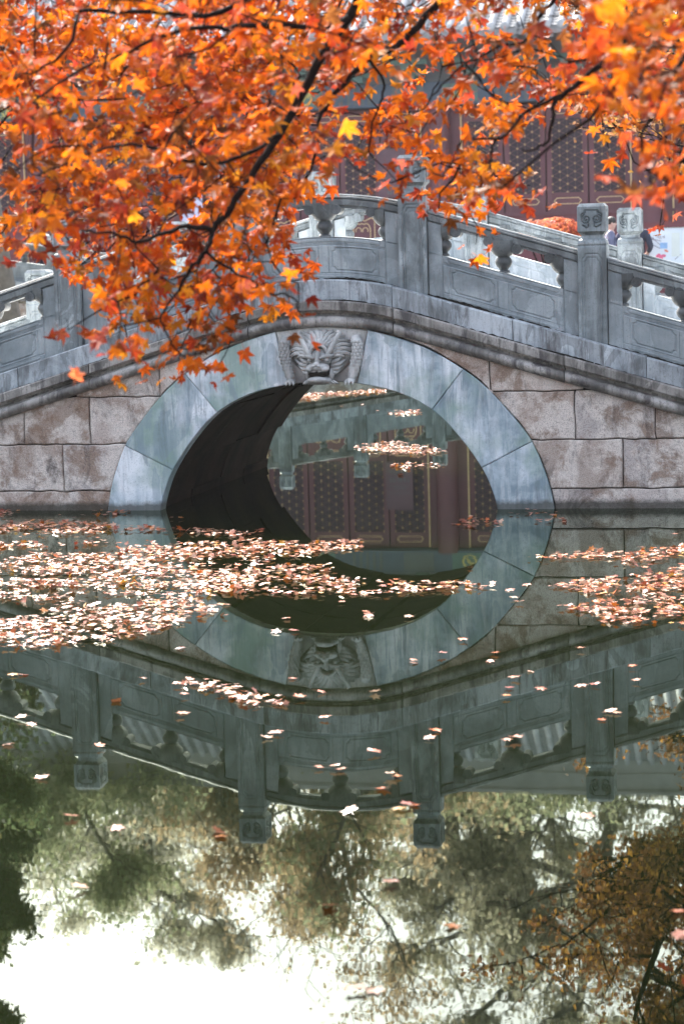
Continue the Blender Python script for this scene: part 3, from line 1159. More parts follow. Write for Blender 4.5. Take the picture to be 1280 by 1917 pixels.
YS = 22.0
mb = MB()
sx_ = [-11.6, 2.8]
mb.sweep([(YS + 3, 0.0), (YS - 0.12, 0.0), (YS - 0.12, -0.17), (YS + 3, -0.17)], sx_, zs)
mb.obj('plinth', M['plinth'], sister)
mb = MB()
mb.sweep([(YS + 3, -0.172), (YS - 0.20, -0.172), (YS - 0.20, -0.26), (YS - 0.13, -0.30), (YS - 0.17, -0.34), (YS - 0.1, -0.40), (YS + 3, -0.40)], sx_, zs)
mb.obj('cornice', M['cornice'], sister)
for i, (a, b_) in enumerate(zip(np.arange(-11.6, 2.4, 1.2), np.arange(-10.4, 3.6, 1.2))):
    mb = MB()
    b_ = min(b_, 2.8)
    mb.prism([(a + 0.006, -0.6), (b_ - 0.006, -0.6), (b_ - 0.006, zs(b_) - 0.39), (a + 0.006, zs(a) - 0.39)], YS - 0.10, YS + 2.9, 0.012)
    mb.obj('wall_stone', M['granite'], sister)
balustrade(sister, [-11.3, -9.9, -8.5, -7.1, -5.7, -4.3, -2.85, -1.4, 0.05, 1.5], zs, YS, False, 0.02)

# ------------------------------------------------------------------ the hall
hall = empty('temple_hall', (-8, 41, 0.9))
tag(hall, 'long red timber hall with gilded lattice doors and grey tiled roof behind the bridge', 'building')
HY = 40.9
hall.location = (0, 0, 0)
HX0, HX1 = -27.5, 10.0
mb = MB()
mb.box(HX0 - 1, HX1 + 1, HY - 2.6, HY + 12, 0.88, 1.5)
mb.obj('platform', M['deck'], hall)
mb = MB()
mb.box(HX0, HX1, HY + 0.3, HY + 9.5, 1.5, 8.2)
mb.obj('body', M['reddark'], hall)
colx = [-0.475 + 5.397 * k for k in range(-5, 3)]
colm = MB()
colm.lathe([(0.36, 0.0), (0.36, 0.08), (0.30, 0.14), (0.29, 1.0), (0.28, 4.32)], (0, 0, 0), 24)
col_me = colm.mesh('column', M['red'], True, R(50))
for x in colx:
    link('column', col_me, hall, (x, HY - 0.30, 1.5))


def lattice_meshes(w_, h):
    """diagonal lattice of a window leaf with gilded studs at the crossings"""
    lm, sm = MB(), MB()
    nx = 4
    dx = w_ / nx
    dy = 0.1045
    ny = int(round(h / dy))
    dy = h / ny
    for i in range(nx):
        for j in range(ny):
            x0, x1, z0, z1 = i * dx - w_ / 2, (i + 1) * dx - w_ / 2, j * dy, (j + 1) * dy
            if (i + j) % 2 == 0:
                lm.bar((x0, 0, z0), (x1, 0, z1), 0.022, 0.030, Vector((0, 1, 0)))
            else:
                lm.bar((x0, 0.004, z1), (x1, 0.004, z0), 0.022, 0.030, Vector((0, 1, 0)))
    for i in range(nx + 1):
        lm.bar((i * dx - w_ / 2, 0.01, 0), (i * dx - w_ / 2, 0.01, h), 0.016, 0.02, Vector((0, 1, 0)))
        for j in range(ny + 1):
            if (i + j) % 2 == 0:
                x, z = i * dx - w_ / 2, j * dy
                sm.add([(x - 0.036, -0.016, z), (x, -0.016, z - 0.036), (x + 0.036, -0.016, z), (x, -0.016, z + 0.036), (x, -0.045, z)], [(0, 1, 4), (1, 2, 4), (2, 3, 4), (3, 0, 4)])
    return lm.mesh('lattice', M['lattice']), sm.mesh('gilded_studs', M['gold'])


lat_me, stud_me = lattice_meshes(0.78, 1.86)
LW = 1.055


def hexline(mb, x0, x1, z0, z1, y, w_=0.022):
    c = (z0 + z1) / 2
    d_ = (z1 - z0) / 2
    P4 = [(x0, c), (x0 + d_, z1), (x1 - d_, z1), (x1, c), (x1 - d_, z0), (x0 + d_, z0)]
    for i in range(6):
        a, b_ = P4[i], P4[(i + 1) % 6]
        mb.bar((a[0], y, a[1]), (b_[0], y, b_[1]), w_, 0.018, Vector((0, 1, 0)))


def leaf_meshes(door):
    fr, gd, bk, gd2 = MB(), MB(), MB(), MB()
    hw = LW / 2 - 0.006
    zb = 1.62 if door else 2.96
    zt = 5.70
    for s_ in (-1, 1):
        fr.box(min(s_ * hw, s_ * (hw - 0.13)), max(s_ * hw, s_ * (hw - 0.13)), 0, 0.09, zb, zt)
    rails = [zb, 3.04, 3.36, 5.32, 5.62] if door else [2.96, 3.36, 5.32, 5.62]
    for z in rails:
        fr.box(-hw + 0.13, hw - 0.13, 0.004, 0.086, z, z + 0.08)
    if door:
        fr.box(-hw + 0.13, hw - 0.13, 0.03, 0.08, zb + 0.08, 3.04)
    fr.box(-hw + 0.13, hw - 0.13, 0.03, 0.08, 3.04 if not door else 3.12, 3.36)
    fr.box(-hw + 0.13, hw - 0.13, 0.03, 0.08, 5.40, 5.62)
    hexline(gd, -hw + 0.17, hw - 0.17, 3.15, 3.30, 0.025)
    hexline(gd2, -hw + 0.17, hw - 0.17, 5.44, 5.58, 0.025)
    if door:       # cloud-shaped gilt line work on the skirt panel
        y = 0.022
        def line(pl, w_=0.026):
            for a, b_ in zip(pl[:-1], pl[1:]):
                gd.bar((a[0], y, a[1]), (b_[0], y, b_[1]), w_, 0.018, Vector((0, 1, 0)))
        for s_ in (-1, 1):
            line([(0, 2.90), (s_ * 0.08, 2.86), (s_ * 0.16, 2.90), (s_ * 0.24, 2.94), (s_ * 0.31, 2.92), (s_ * 0.34, 2.86), (s_ * 0.34, 1.80), (0, 1.76)])
            line([(0, 2.80), (s_ * 0.05, 2.78), (s_ * 0.14, 2.80), (s_ * 0.20, 2.74), (s_ * 0.225, 2.64), (s_ * 0.225, 2.44), (s_ * 0.15, 2.30), (0, 2.22)])
            line([(s_ * 0.09 + 0.075 * math.cos(q), 2.62 + 0.075 * math.sin(q)) for q in np.linspace(-0.5, math.pi + 0.5, 10)], 0.022)
    bk.box(-hw + 0.12, hw - 0.12, 0.06, 0.075, 3.44, 5.32)
    return fr.mesh('lattice_leaf', M['red']), gd.mesh('gilt_line', M['gold']), bk.mesh('backing', M['latback']), gd2.mesh('gilt_line', M['gold'])


leafW, leafD = leaf_meshes(False), leaf_meshes(True)
for k, (a, b_) in enumerate(zip(colx[:-1], colx[1:])):
    door = k in (2, 3) and False
    door = (a < -8 < b_) or (a < -13.5 < b_)
    xl, xr = a + 0.53, b_ - 0.53
    wl = (xr - xl) / 4
    for s_, xx in ((-1, xl), (1, xr)):
        mb = MB()
        mb.box(xx - 0.02, xx + 0.02, HY - 0.10, HY - 0.04, 1.6, 5.72)
        mb.obj('gilt_strip', M['gold'], hall)
    for ja, jb in ((a + 0.2, xl - 0.025), (xr + 0.025, b_ - 0.2)):
        mb = MB()
        mb.box(ja, jb, HY - 0.06, HY + 0.2, 1.5, 5.75)
        mb.obj('door_jamb', M['red'], hall)
    if not door:
        mb = MB()
        mb.box(xl, xr, HY - 0.10, HY + 0.25, 1.5, 2.88)
        mb.obj('sill_wall', M['sill'], hall)
        mb = MB()
        mb.box(xl - 0.02, xr + 0.02, HY - 0.16, HY + 0.22, 2.88, 2.955)
        mb.obj('window_sill', M['red'], hall)
    for i in range(4):
        fr, gd, bk, gd2 = leafD if door else leafW
        o = link('lattice_leaf', fr, hall, (xl + wl * (i + 0.5), HY, 0))
        link('gilt_line', gd, o)
        link('gilt_line', gd2, o)
        link('lattice', lat_me, o, (0, 0.03, 3.45))
        link('gilded_studs', stud_me, o, (0, 0.03, 3.45))['kind'] = 'stuff'
        link('backing', bk, o)
# painted beam
mb = MB()
mb.box(HX0, HX1, HY - 0.42, HY + 0.2, 5.76, 6.34)
beam = mb.obj('painted_beam', M['beamblue'], hall)
for k, x in enumerate(np.arange(HX0 + 0.6, HX1 - 0.5, 1.35)):
    pm = MB()
    kind_ = k % 3
    if kind_ == 0:
        pm.box(x - 0.40, x + 0.40, HY - 0.436, HY - 0.424, 5.82, 6.28)
        pm.obj('painted_field', M['beamwhite'], beam)
    elif kind_ == 1:
        pm.box(x - 0.46, x + 0.46, HY - 0.436, HY - 0.424, 5.82, 6.28)
        f_ = pm.obj('painted_field', M['beamgreen'], beam)
        rm = MB()
        rm.tube([(x + 0.17 * math.cos(q), HY - 0.44, 6.05 + 0.17 * math.sin(q)) for q in np.linspace(0, 2 * math.pi, 20)], 0.03, 5)
        rm.tube([(x + 0.09 * math.cos(q) + 0.02 * q / 3, HY - 0.44, 6.05 + 0.09 * math.sin(q * 1.4)) for q in np.linspace(0, 2 * math.pi, 20)], 0.022, 5)
        rm.obj('round_motif', M['beamyellow'], beam)
    else:
        for q in range(5):
            pm.box(x - 0.42 + q * 0.18, x - 0.34 + q * 0.18, HY - 0.436, HY - 0.424, 5.82, 6.28)
        pm.obj('painted_stripes', M['beamwhite'], beam)
mb = MB()
mb.box(HX0, HX1, HY - 0.30, HY + 0.2, 6.345, 8.0)
mb.obj('bracket_board', M['eave'], hall)
brm = MB()
brm.box(-0.16, 0.16, -0.55, 0, 0, 0.14)
brm.box(-0.38, 0.38, -0.32, -0.18, 0.14, 0.26)
brm.box(-0.14, 0.14, -0.85, 0, 0.26, 0.40)
brm.box(-0.50, 0.50, -0.70, -0.56, 0.40, 0.52)
br_me = brm.mesh('roof_bracket', M['beamgreen'])
for x in np.arange(HX0 + 0.7, HX1, 1.35):
    link('roof_bracket', br_me, hall, (x, HY - 0.3, 6.36))
# roof: curved slope, tile rows
EY, EZ = HY - 2.35, 7.55
RYd, RZ = HY + 5.0, 12.75


def roof_pt(u):
    y = EY + (RYd - EY) * u
    z = EZ + (RZ - EZ) * (0.72 * u + 0.28 * u * u)
    return y, z


us = np.linspace(0, 1, 14)
rm = MB()
V = [(x, roof_pt(u)[0], roof_pt(u)[1] - 0.10) for u in us for x in (HX0, HX1)]
rm.add(V, [(2 * i, 2 * i + 1, 2 * i + 3, 2 * i + 2) for i in range(13)])
V = [(x, roof_pt(u)[0], roof_pt(u)[1] - 0.28) for u in us for x in (HX0, HX1)]
rm.add(V, [(2 * i + 2, 2 * i + 3, 2 * i + 1, 2 * i) for i in range(13)])
rm.box(HX0, HX1, EY, EY + 0.02, EZ - 0.28, EZ - 0.10)
V = [(HX0, RYd, RZ - 0.1), (HX1, RYd, RZ - 0.1), (HX1, RYd + 7.3, EZ), (HX0, RYd + 7.3, EZ)]
rm.add(V, [(0, 1, 2, 3)])
roof = rm.obj('roof', M['pan'], hall)
tr_ = MB()
pts = [roof_pt(u) for u in us]
n = 8
V = []
for (y, z) in pts:
    for k in range(n + 1):
        q = math.pi * k / n
        V.append((0.095 * math.cos(q), y, z - 0.09 + 0.125 * math.sin(q)))
tr_.add(V, [(i * (n + 1) + k, i * (n + 1) + k + 1, (i + 1) * (n + 1) + k + 1, (i + 1) * (n + 1) + k) for i in range(len(pts) - 1) for k in range(n)])
tr_.ellipsoid((0, EY - 0.01, EZ - 0.06), (0.105, 0.03, 0.105), 12, 8)
tile_me = tr_.mesh('tile_row', M['tile'], True, R(60))
pn_ = MB()
nu = 46
for i in range(nu):
    ya, za = roof_pt(i / nu)
    yb, zb = roof_pt((i + 1) / nu)
    V = [(-0.13, ya, za - 0.055), (0, ya, za - 0.085), (0.13, ya, za - 0.055), (-0.13, yb, zb - 0.095), (0, yb, zb - 0.125), (0.13, yb, zb - 0.095), (-0.13, ya, za - 0.10), (0, ya, za - 0.13), (0.13, ya, za - 0.10)]
    pn_.add(V, [(0, 1, 4, 3), (1, 2, 5, 4), (6, 7, 1, 0), (7, 8, 2, 1)])
pan_me = pn_.mesh('pan_row', M['pan'])
for x in np.arange(HX0 + 0.2, HX1, 0.345):
    link('tile_row', tile_me, roof, (x, 0, 0))
    link('pan_row', pan_me, roof, (x + 0.1725, 0, 0))
mb = MB()
mb.box(HX0, HX1, RYd - 0.25, RYd + 0.25, RZ - 0.3, RZ + 0.55)
mb.box(HX0, HX1, RYd - 0.33, RYd + 0.33, RZ + 0.552, RZ + 0.68)
mb.box(HX0, HX1, RYd - 0.30, RYd + 0.30, RZ + 0.05, RZ + 0.14)
mb.obj('ridge', M['ridge'], roof)
raf = MB()
raf.bar((0, EY + 0.05, EZ - 0.33), (0, HY, EZ + 0.50), 0.10, 0.10)
raf_me = raf.mesh('rafter', M['eave'])
for x in np.arange(HX0 + 0.2, HX1, 0.30):
    link('rafter', raf_me, hall, (x, 0, 0))

# notices on the hall front; their small characters are too blurred to read and stay strokes
def strokes(mb, x0, x1, z0, z1, y, n, rs):
    """a row of n characters, each a few short brush strokes"""
    w_ = (x1 - x0) / n
    h = z1 - z0
    for i in range(n):
        cx_ = x0 + w_ * (i + 0.5)
        for q in range(rs.randint(2, 3)):
            zz = z0 + h * rs.uniform(0.1, 0.9)
            mb.bar((cx_ - w_ * 0.36, y, zz), (cx_ + w_ * 0.36, y, zz + h * rs.uniform(-0.08, 0.1)), h * 0.11, 0.003, Vector((0, 1, 0)))
        for q in range(rs.randint(1, 2)):
            xx = cx_ + w_ * rs.uniform(-0.3, 0.3)
            mb.bar((xx, y - 0.002, z0), (xx + w_ * rs.uniform(-0.12, 0.12), y - 0.002, z1), h * 0.11, 0.003, Vector((0, 1, 0)))


rs = random.Random(3)
nb = empty('notice_board', (-7.15, HY - 0.2, 3.45))
tag(nb, 'dark plum notice board with small pale lettering hung on the hall doors', 'notice board')
mb = MB()
mb.box(-0.36, 0.36, -0.03, 0.03, 0.0, 1.25)
mb.obj('panel', M['boarddark'], nb)
mb = MB()
for z, l in ((0.62, 0.5), (0.68, 0.34), (0.80, 0.55), (0.24, 0.55), (0.28, 0.5)):
    mb.box(-l / 2, l / 2, -0.034, -0.031, z, z + 0.014)
mb.obj('ruled_lines', M['beamwhite'], nb)
mb = MB()
strokes(mb, -0.28, 0.28, 0.40, 0.52, -0.033, 6, rs)
strokes(mb, -0.14, 0.14, 0.08, 0.18, -0.033, 4, rs)
mb.obj('lettering', M['beamwhite'], nb)

np2 = empty('paper_notice', (-12.55, HY - 0.2, 2.95))
tag(np2, 'pale lavender notice sheet fixed to the hall doors, glimpsed between the maple branches', 'notice')
mb = MB()
mb.box(-0.3, 0.3, -0.015, 0.015, 0.0, 0.95)
mb.obj('sheet', M['lavender'], np2)
mb = MB()
mb.box(-0.33, -0.302, -0.02, 0.02, -0.03, 0.98)
mb.box(0.302, 0.33, -0.02, 0.02, -0.03, 0.98)
mb.obj('frame', M['reddark'], np2)

# ------------------------------------------------------------------ poster board, people, shrub
pb0 = at(1213, 427, 45.5)
pb1 = at(1300, 424, 45.5)
pb = empty('poster_board', (pb0.x, pb0.y, 0.9))
tag(pb, 'pale blue printed poster board with pink flowers in a red frame, right edge', 'sign')
BW, z_top, z_bot = 2.6, pb0.z - 0.9, 0.35
mb = MB()
mb.box(0, BW, -0.02, 0.03, z_bot, z_top)
mb.obj('panel', M['board'], pb)
mb = MB()
mb.box(-0.075, -0.002, -0.05, 0.06, 0.0, z_top + 0.11)
mb.box(BW + 0.002, BW + 0.075, -0.05, 0.06, 0.0, z_top + 0.11)
mb.box(-0.002, BW + 0.002, -0.05, 0.06, z_top + 0.002, z_top + 0.108)
mb.box(-0.002, BW + 0.002, -0.05, 0.06, z_bot - 0.1, z_bot - 0.002)
mb.obj('frame', M['sill'], pb)
mb = MB()
mb.ellipsoid((0.08, -0.022, z_top - 0.21), (0.028, 0.004, 0.028), 10, 6)
strokes(mb, 0.15, 0.32, z_top - 0.215, z_top - 0.14, -0.024, 3, rs)
mb.obj('lettering', M['ink'], pb)
mb = MB()
for a, b_ in (((0.0, -0.13), (0.30, -0.40)), ((0.0, -0.28), (0.22, -0.40)), ((0.10, -0.22), (0.24, -0.26)), ((0.50, -0.62), (0.62, -0.52))):
    mb.bar((a[0], -0.024, z_top + a[1]), (b_[0], -0.024, z_top + b_[1]), 0.014, 0.003, Vector((0, 1, 0)))
mb.obj('ink_branch', M['ink'], pb)
mb = MB()
for q in range(14):
    mb.ellipsoid((0.15 + rs.random() * 0.2, -0.022, z_top - 0.50 - rs.random() * 0.14), (0.035, 0.004, 0.03), 8, 5)
mb.obj('flower_print', M['pink'], pb)
mb = MB()
mb.box(0.22, 0.36, -0.026, -0.021, z_top - 0.40, z_top - 0.29)
mb.obj('blue_print', M['skyblue'], pb)
mb = MB()
mb.ellipsoid((0.34, -0.022, z_top - 0.45), (0.045, 0.004, 0.022), 8, 5, roty(25))
mb.obj('fish_print', M['salmon'], pb)
mb = MB()
mb.box(0.44, 0.60, -0.0265, -0.021, z_top - 0.56, z_top - 0.10)
mb.obj('cream_column', M['cream'], pb)


def skin_mesh(name, verts, edges, radii, mat, parent, root=0):
    me = bpy.data.meshes.new(name)
    me.from_pydata([tuple(v_) for v_ in verts], edges, [])
    o = link(name, me, parent)
    me.materials.append(mat)
    md = o.modifiers.new('skin', 'SKIN')
    md.use_smooth_shade = True
    for i, r_ in enumerate(radii):
        sv_ = me.skin_vertices[0].data[i]
        sv_.radius = (r_, r_) if not hasattr(r_, '__len__') else r_
        sv_.use_root = (i == root)
    ss = o.modifiers.new('sub', 'SUBSURF')
    ss.levels = ss.render_levels = 2
    return o


def person(loc, rz, h, jacket, trousers, hair, label, lean=0.0, arm_up=False):
    p = empty('person', loc, None, rz)
    tag(p, label, 'person', None)
    s_ = h / 1.7
    V = [(0, 0, 0.93), (0, 0, 1.15), (0, 0, 1.38), (0, -0.01 - lean * .3, 1.47), (0, -0.03 - lean, 1.56), (0, -0.035 - lean, 1.63)]
    Ed = [(0, 1), (1, 2), (2, 3), (3, 4), (4, 5)]
    Ra = [(0.15, 0.11), (0.14, 0.10), (0.13, 0.09), 0.05, (0.078, 0.095), (0.070, 0.085)]
    for sx in (-1, 1):
        o = len(V)
        hand = (sx * 0.20, -0.16, 1.02) if not arm_up or sx < 0 else (sx * 0.12, -0.24, 1.50)
        elb = (sx * 0.27, 0.03, 1.13) if not arm_up or sx < 0 else (sx * 0.27, -0.12, 1.22)
        V += [(sx * 0.17, 0, 1.40), elb, hand]
        Ed += [(2, o), (o, o + 1), (o + 1, o + 2)]
        Ra += [0.055, 0.042, 0.030]
        hd_ = Vector(hand)
        fd = (hd_ - Vector(elb)).normalized()
        pl = len(V)
        V.append(tuple(hd_ + fd * 0.06)); Ed.append((o + 2, pl)); Ra.append((0.035, 0.016))
        for k in range(4):
            q = len(V)
            side_ = Vector((0.018 * (k - 1.5), 0, 0))
            V.append(tuple(hd_ + fd * (0.10 + 0.006 * (1.5 - abs(k - 1.5))) + side_)); Ed.append((pl, q)); Ra.append(0.010)
            V.append(tuple(hd_ + fd * 0.15 + side_ + Vector((0, -0.015, -0.01)))); Ed.append((q, q + 1)); Ra.append(0.008)
        q = len(V)
        V.append(tuple(hd_ + fd * 0.07 + Vector((-sx * 0.045, -0.01, 0)))); Ed.append((o + 2, q)); Ra.append(0.011)
        o = len(V)
        V += [(sx * 0.09, 0, 0.86), (sx * 0.10, -0.015, 0.48), (sx * 0.10, 0.02, 0.09), (sx * 0.11, -0.13, 0.03)]
        Ed += [(0, o), (o, o + 1), (o + 1, o + 2), (o + 2, o + 3)]
        Ra += [0.085, 0.058, 0.042, 0.036]
    V = [Vector(v_) * s_ for v_ in V]
    Ra = [tuple(q * s_ for q in r_) if hasattr(r_, '__len__') else r_ * s_ for r_ in Ra]
    skin_mesh('body', V, Ed, Ra, M['skin'], p)
    # clothing
    jv = [V[0] + Vector((0, 0, -0.06)), V[1], V[2], V[3] + Vector((0, 0.01, -0.02))]
    je = [(0, 1), (1, 2), (2, 3)]
    jr = [(0.175 * s_, 0.13 * s_), (0.17 * s_, 0.125 * s_), (0.165 * s_, 0.11 * s_), 0.066 * s_]
    arms = [i for i, v_ in enumerate(V) if abs(abs(v_.x) - 0.17 * s_) < 1e-4 and abs(v_.z - 1.40 * s_) < 1e-4]
    for i in arms:
        o = len(jv)
        jv += [V[i], V[i + 1], V[i + 1].lerp(V[i + 2], 0.92)]
        je += [(2, o), (o, o + 1), (o + 1, o + 2)]
        jr += [0.078 * s_, 0.060 * s_, 0.047 * s_]
    skin_mesh('jacket', jv, je, jr, M[jacket], p)
    tv = [V[0]]
    te, tr2 = [], [(0.165 * s_, 0.125 * s_)]
    for sx in (-1, 1):
        o = len(tv)
        tv += [Vector((sx * 0.09, 0, 0.86)) * s_, Vector((sx * 0.10, -0.012, 0.48)) * s_, Vector((sx * 0.10, 0.015, 0.10)) * s_]
        te += [(0, o), (o, o + 1), (o + 1, o + 2)]
        tr2 += [0.10 * s_, 0.078 * s_, 0.062 * s_]
    skin_mesh('trousers', tv, te, tr2, M[trousers], p)
    hm = MB()
    c = V[5]
    hm.ellipsoid((c.x, c.y + 0.022 * s_, c.z + 0.012 * s_), (0.088 * s_, 0.098 * s_, 0.085 * s_), 16, 10, rotx(-18))
    hm.obj('hair', M[hair], p, True, None)
    fm = MB()
    fm.ellipsoid((c.x, c.y - 0.094 * s_, c.z - 0.05 * s_), (0.013, 0.018, 0.022), 8, 6)
    for sx in (-1, 1):
        fm.ellipsoid((sx * 0.079 * s_, c.y + 0.005, c.z - 0.045 * s_), (0.012, 0.022, 0.032), 8, 6)
    fm.obj('nose_and_ears', M['skin'], p, True, None)
    em = MB()
    for sx in (-1, 1):
        em.ellipsoid((sx * 0.03 * s_, c.y - 0.080 * s_, c.z - 0.03 * s_), (0.011, 0.008, 0.007), 8, 6)
    em.ellipsoid((0, c.y - 0.085 * s_, c.z - 0.092 * s_), (0.022, 0.008, 0.005), 8, 5)
    em.obj('eyes_and_mouth', M['hairdark'], p, True, None)
    return p


q = at(84, 452, 44.0)
person((q.x, q.y, 0.9), R(70), 1.68, 'navy', 'black', 'hairgrey', 'grey haired person in a dark navy jacket behind the left carved post', 0.03)
q = at(1141, 410, 44.5)
person((q.x, q.y, 0.9), R(100), 1.72, 'bluegrey', 'black', 'hairdark', 'person in a blue grey top with one hand raised, between the two right hand posts', 0.0, True)
q = at(1190, 408, 45.0)
person((q.x, q.y, 0.9), R(180), 1.74, 'navy', 'black', 'hairdark', 'person in a dark jacket turned away beside the poster board')


# ------------------------------------------------------------------ foliage tools
def tint_mesh(name, V, F, T, mat, smooth=False):
    me = bpy.data.meshes.new(name)
    V = np.asarray(V, np.float32).reshape(-1, 3)
    me.from_pydata(V.tolist(), [], F)
    at_ = me.attributes.new('tint', 'FLOAT_COLOR', 'POINT')
    T = np.asarray(T, np.float32).reshape(-1, 3)
    at_.data.foreach_set('color', np.concatenate([T, np.ones((len(T), 1), np.float32)], 1).ravel())
    me.materials.append(mat)
    me.update()
    return me


def maple_outline(variant):
    r_ = random.Random(variant)
    j = lambda a: a * (1 + r_.uniform(-0.10, 0.10))
    half = [(0, 1.0), (12, 0.72), (25, 0.50), (39, 0.70), (50, j(0.94)), (60, 0.66), (73, 0.45), (90, 0.54), (106, j(0.70)), (126, 0.42), (155, 0.24)]
    ring = [(a, q) for a, q in half] + [(180, 0.10)] + [(-a, q) for a, q in half[1:][::-1]]
    P2 = [(math.sin(R(a)) * q, math.cos(R(a)) * q) for a, q in ring]
    curl = r_.uniform(0.10, 0.55) * (1 if r_.random() < 0.75 else -1)
    fold = r_.uniform(0.0, 0.55)
    twist = r_.uniform(-0.3, 0.3)
    V = [(0, 0, 0)]
    for (a, q), (x, y) in zip(ring, P2):
        z = -curl * q * q + 0.16 * r_.uniform(-1, 1) * q + twist * x * y + fold * abs(x)
        V.append((x, y, z))
    n = len(P2)
    F = [(0, 1 + i, 1 + (i + 1) % n) for i in range(n)]
    # stalk
    k = len(V)
    V += [(-0.018, 0, 0.0), (0.018, 0, 0.0), (0.012, -0.75, 0.10), (-0.012, -0.75, 0.10)]
    F.append((k, k + 1, k + 2, k + 3))
    return np.array(V), F


LEAF = [maple_outline(i) for i in range(16)]
LEAF_FLAT = [(v_ * np.array([1, 1, 0.22]), f) for v_, f in LEAF]


def rot_mats(n, normal, spin):
    """n rotation matrices with given normals (n,3) and spin angles"""
    nrm = normal / np.linalg.norm(normal, axis=1, keepdims=True)
    ref = np.tile(np.array([0.0, 0.0, 1.0]), (n, 1))
    ref[abs(nrm[:, 2]) > 0.95] = (0, 1, 0)
    a = np.cross(ref, nrm)
    a /= np.linalg.norm(a, axis=1, keepdims=True)
    b_ = np.cross(nrm, a)
    c, s_ = np.cos(spin)[:, None], np.sin(spin)[:, None]
    X = a * c + b_ * s_
    Y = -a * s_ + b_ * c
    return np.stack([X, Y, nrm], axis=2)


def build_leaves(pos, Rm, size, tint, shapes, mat, name, parent, n_parts, part_name, part_label=None, stuff_label=None, order=None, top=None):
    """the first n_parts (by order) as single objects, the rest as one joined mesh"""
    n = len(pos)
    order = np.arange(n) if order is None else order
    singles = list(order[:n_parts])
    rest = list(order[n_parts:])
    cache = {}
    out = []
    for i in singles:
        k = i % len(shapes)
        ci = tint[i]
        key_ = (k, tuple(np.round(ci, 2)))
        if key_ not in cache:
            V, F = shapes[k]
            cache[key_] = tint_mesh(part_name, V, F, np.tile(ci, (len(V), 1)), mat)
        o = link(part_name, cache[key_], parent)
        mw = Matrix(Rm[i].tolist()).to_4x4() @ Matrix.Scale(float(size[i]), 4)
        mw.translation = Vector(pos[i].tolist())
        o.matrix_local = mw
        out.append((i, o))
    Vs, Fs, Ts = [], [], []
    off = 0
    for i in rest:
        V, F = shapes[i % len(shapes)]
        P_ = (V * size[i]) @ Rm[i].T + pos[i]
        Vs.append(P_)
        Fs.extend([tuple(q + off for q in f) for f in F])
        Ts.append(np.tile(tint[i], (len(V), 1)))
        off += len(V)
    st = None
    if Vs:
        st = link(name, tint_mesh(name, np.concatenate(Vs), Fs, np.concatenate(Ts), mat), parent)
        st['kind'] = 'stuff'
    return out, st


def leaf_cards(P_, size, tint, jitter, seed, star=False):
    """many small folded leaf faces"""
    g = np.random.default_rng(seed)
    n = len(P_)
    nrm_ = g.normal(size=(n, 3))
    nrm_[:, 2] = abs(nrm_[:, 2]) + 0.3
    Rm_ = rot_mats(n, nrm_, g.uniform(-math.pi, math.pi, n))
    sz = size * g.uniform(0.6, 1.35, n)
    base = np.array([(0, -1, 0), (0.62, -0.1, 0.18), (0, 1.0, -0.12), (-0.62, -0.1, 0.18)])
    V = np.einsum('nij,kj->nki', Rm_, base) * sz[:, None, None] + P_[:, None, :]
    F = []
    for i in range(n):
        o = 4 * i
        F.append((o, o + 1, o + 2))
        F.append((o, o + 2, o + 3))
    T = tint[g.integers(0, len(tint), n)] * g.uniform(1 - jitter, 1 + jitter, (n, 1))
    return V.reshape(-1, 3), F, np.repeat(T, 4, axis=0)


def grow(seed, base, height, spread, trunk_r, levels, lean=(0, 0), first=0.35, up=0.35, droop=0.0, nb=(5, 4, 4)):
    """recursive branching: returns the tube list and the twig tips"""
    g = random.Random(seed)
    tubes, tips = [], []

    def branch(p, d, L, r, lev):
        pts, rad = [p.copy()], [r]
        nseg = 5 if lev < levels else 3
        cur = p.copy()
        dirv = d.copy()
        for i in range(nseg):
            dirv = (dirv + Vector((g.uniform(-1, 1), g.uniform(-1, 1), g.uniform(-0.6, 0.9) - droop)) * (0.22 if lev else 0.10)).normalized()
            cur = cur + dirv * (L / nseg)
            pts.append(cur.copy())
            rad.append(r * (1 - 0.62 * (i + 1) / nseg))
        tubes.append((pts, rad, lev))
        if lev == levels:
            for q in pts[1:]:
                tips.append(q)
            return
        k = nb[min(lev, len(nb) - 1)] + g.choice([0, 1])
        for i in range(k):
            u = first + (1 - first) * (i + g.random()) / k if lev == 0 else 0.25 + 0.75 * (i + g.random()) / k
            idx = min(nseg - 1, int(u * nseg))
            f_ = u * nseg - idx
            q = pts[idx].lerp(pts[idx + 1], min(1, f_))
            an = g.uniform(0, 2 * math.pi)
            out = Vector((math.cos(an), math.sin(an), g.uniform(up - 0.3, up + 0.4) - droop))
            nd = (out.normalized() + dirv * (0.35 if lev else 0.15)).normalized()
            Lb = (spread if lev == 0 else L * 0.58) * g.uniform(0.7, 1.15) * ((1.15 - 0.55 * u) if lev == 0 else 1)
            branch(q, nd, Lb, max(0.012, rad[idx] * 0.62), lev + 1)
        tips.append(pts[-1])

    branch(Vector(base), Vector((lean[0], lean[1], 1)).normalized(), height, trunk_r, 0)
    return tubes, tips


# ------------------------------------------------------------------ the near maple
maple = empty('maple_tree', (0, 0, 0))
tag(maple, 'orange and red autumn maple leaning over the water, its branches hanging across the top', 'tree')
PAL = np.array([(0.53, 0.082, 0.002), (0.56, 0.110, 0.002), (0.46, 0.050, 0.002), (0.52, 0.165, 0.005), (0.30, 0.022, 0.005), (0.23, 0.017, 0.008), (0.34, 0.05, 0.03), (0.15, 0.04, 0.008)])
PALW = np.array([0.30, 0.24, 0.16, 0.08, 0.07, 0.04, 0.04, 0.07])

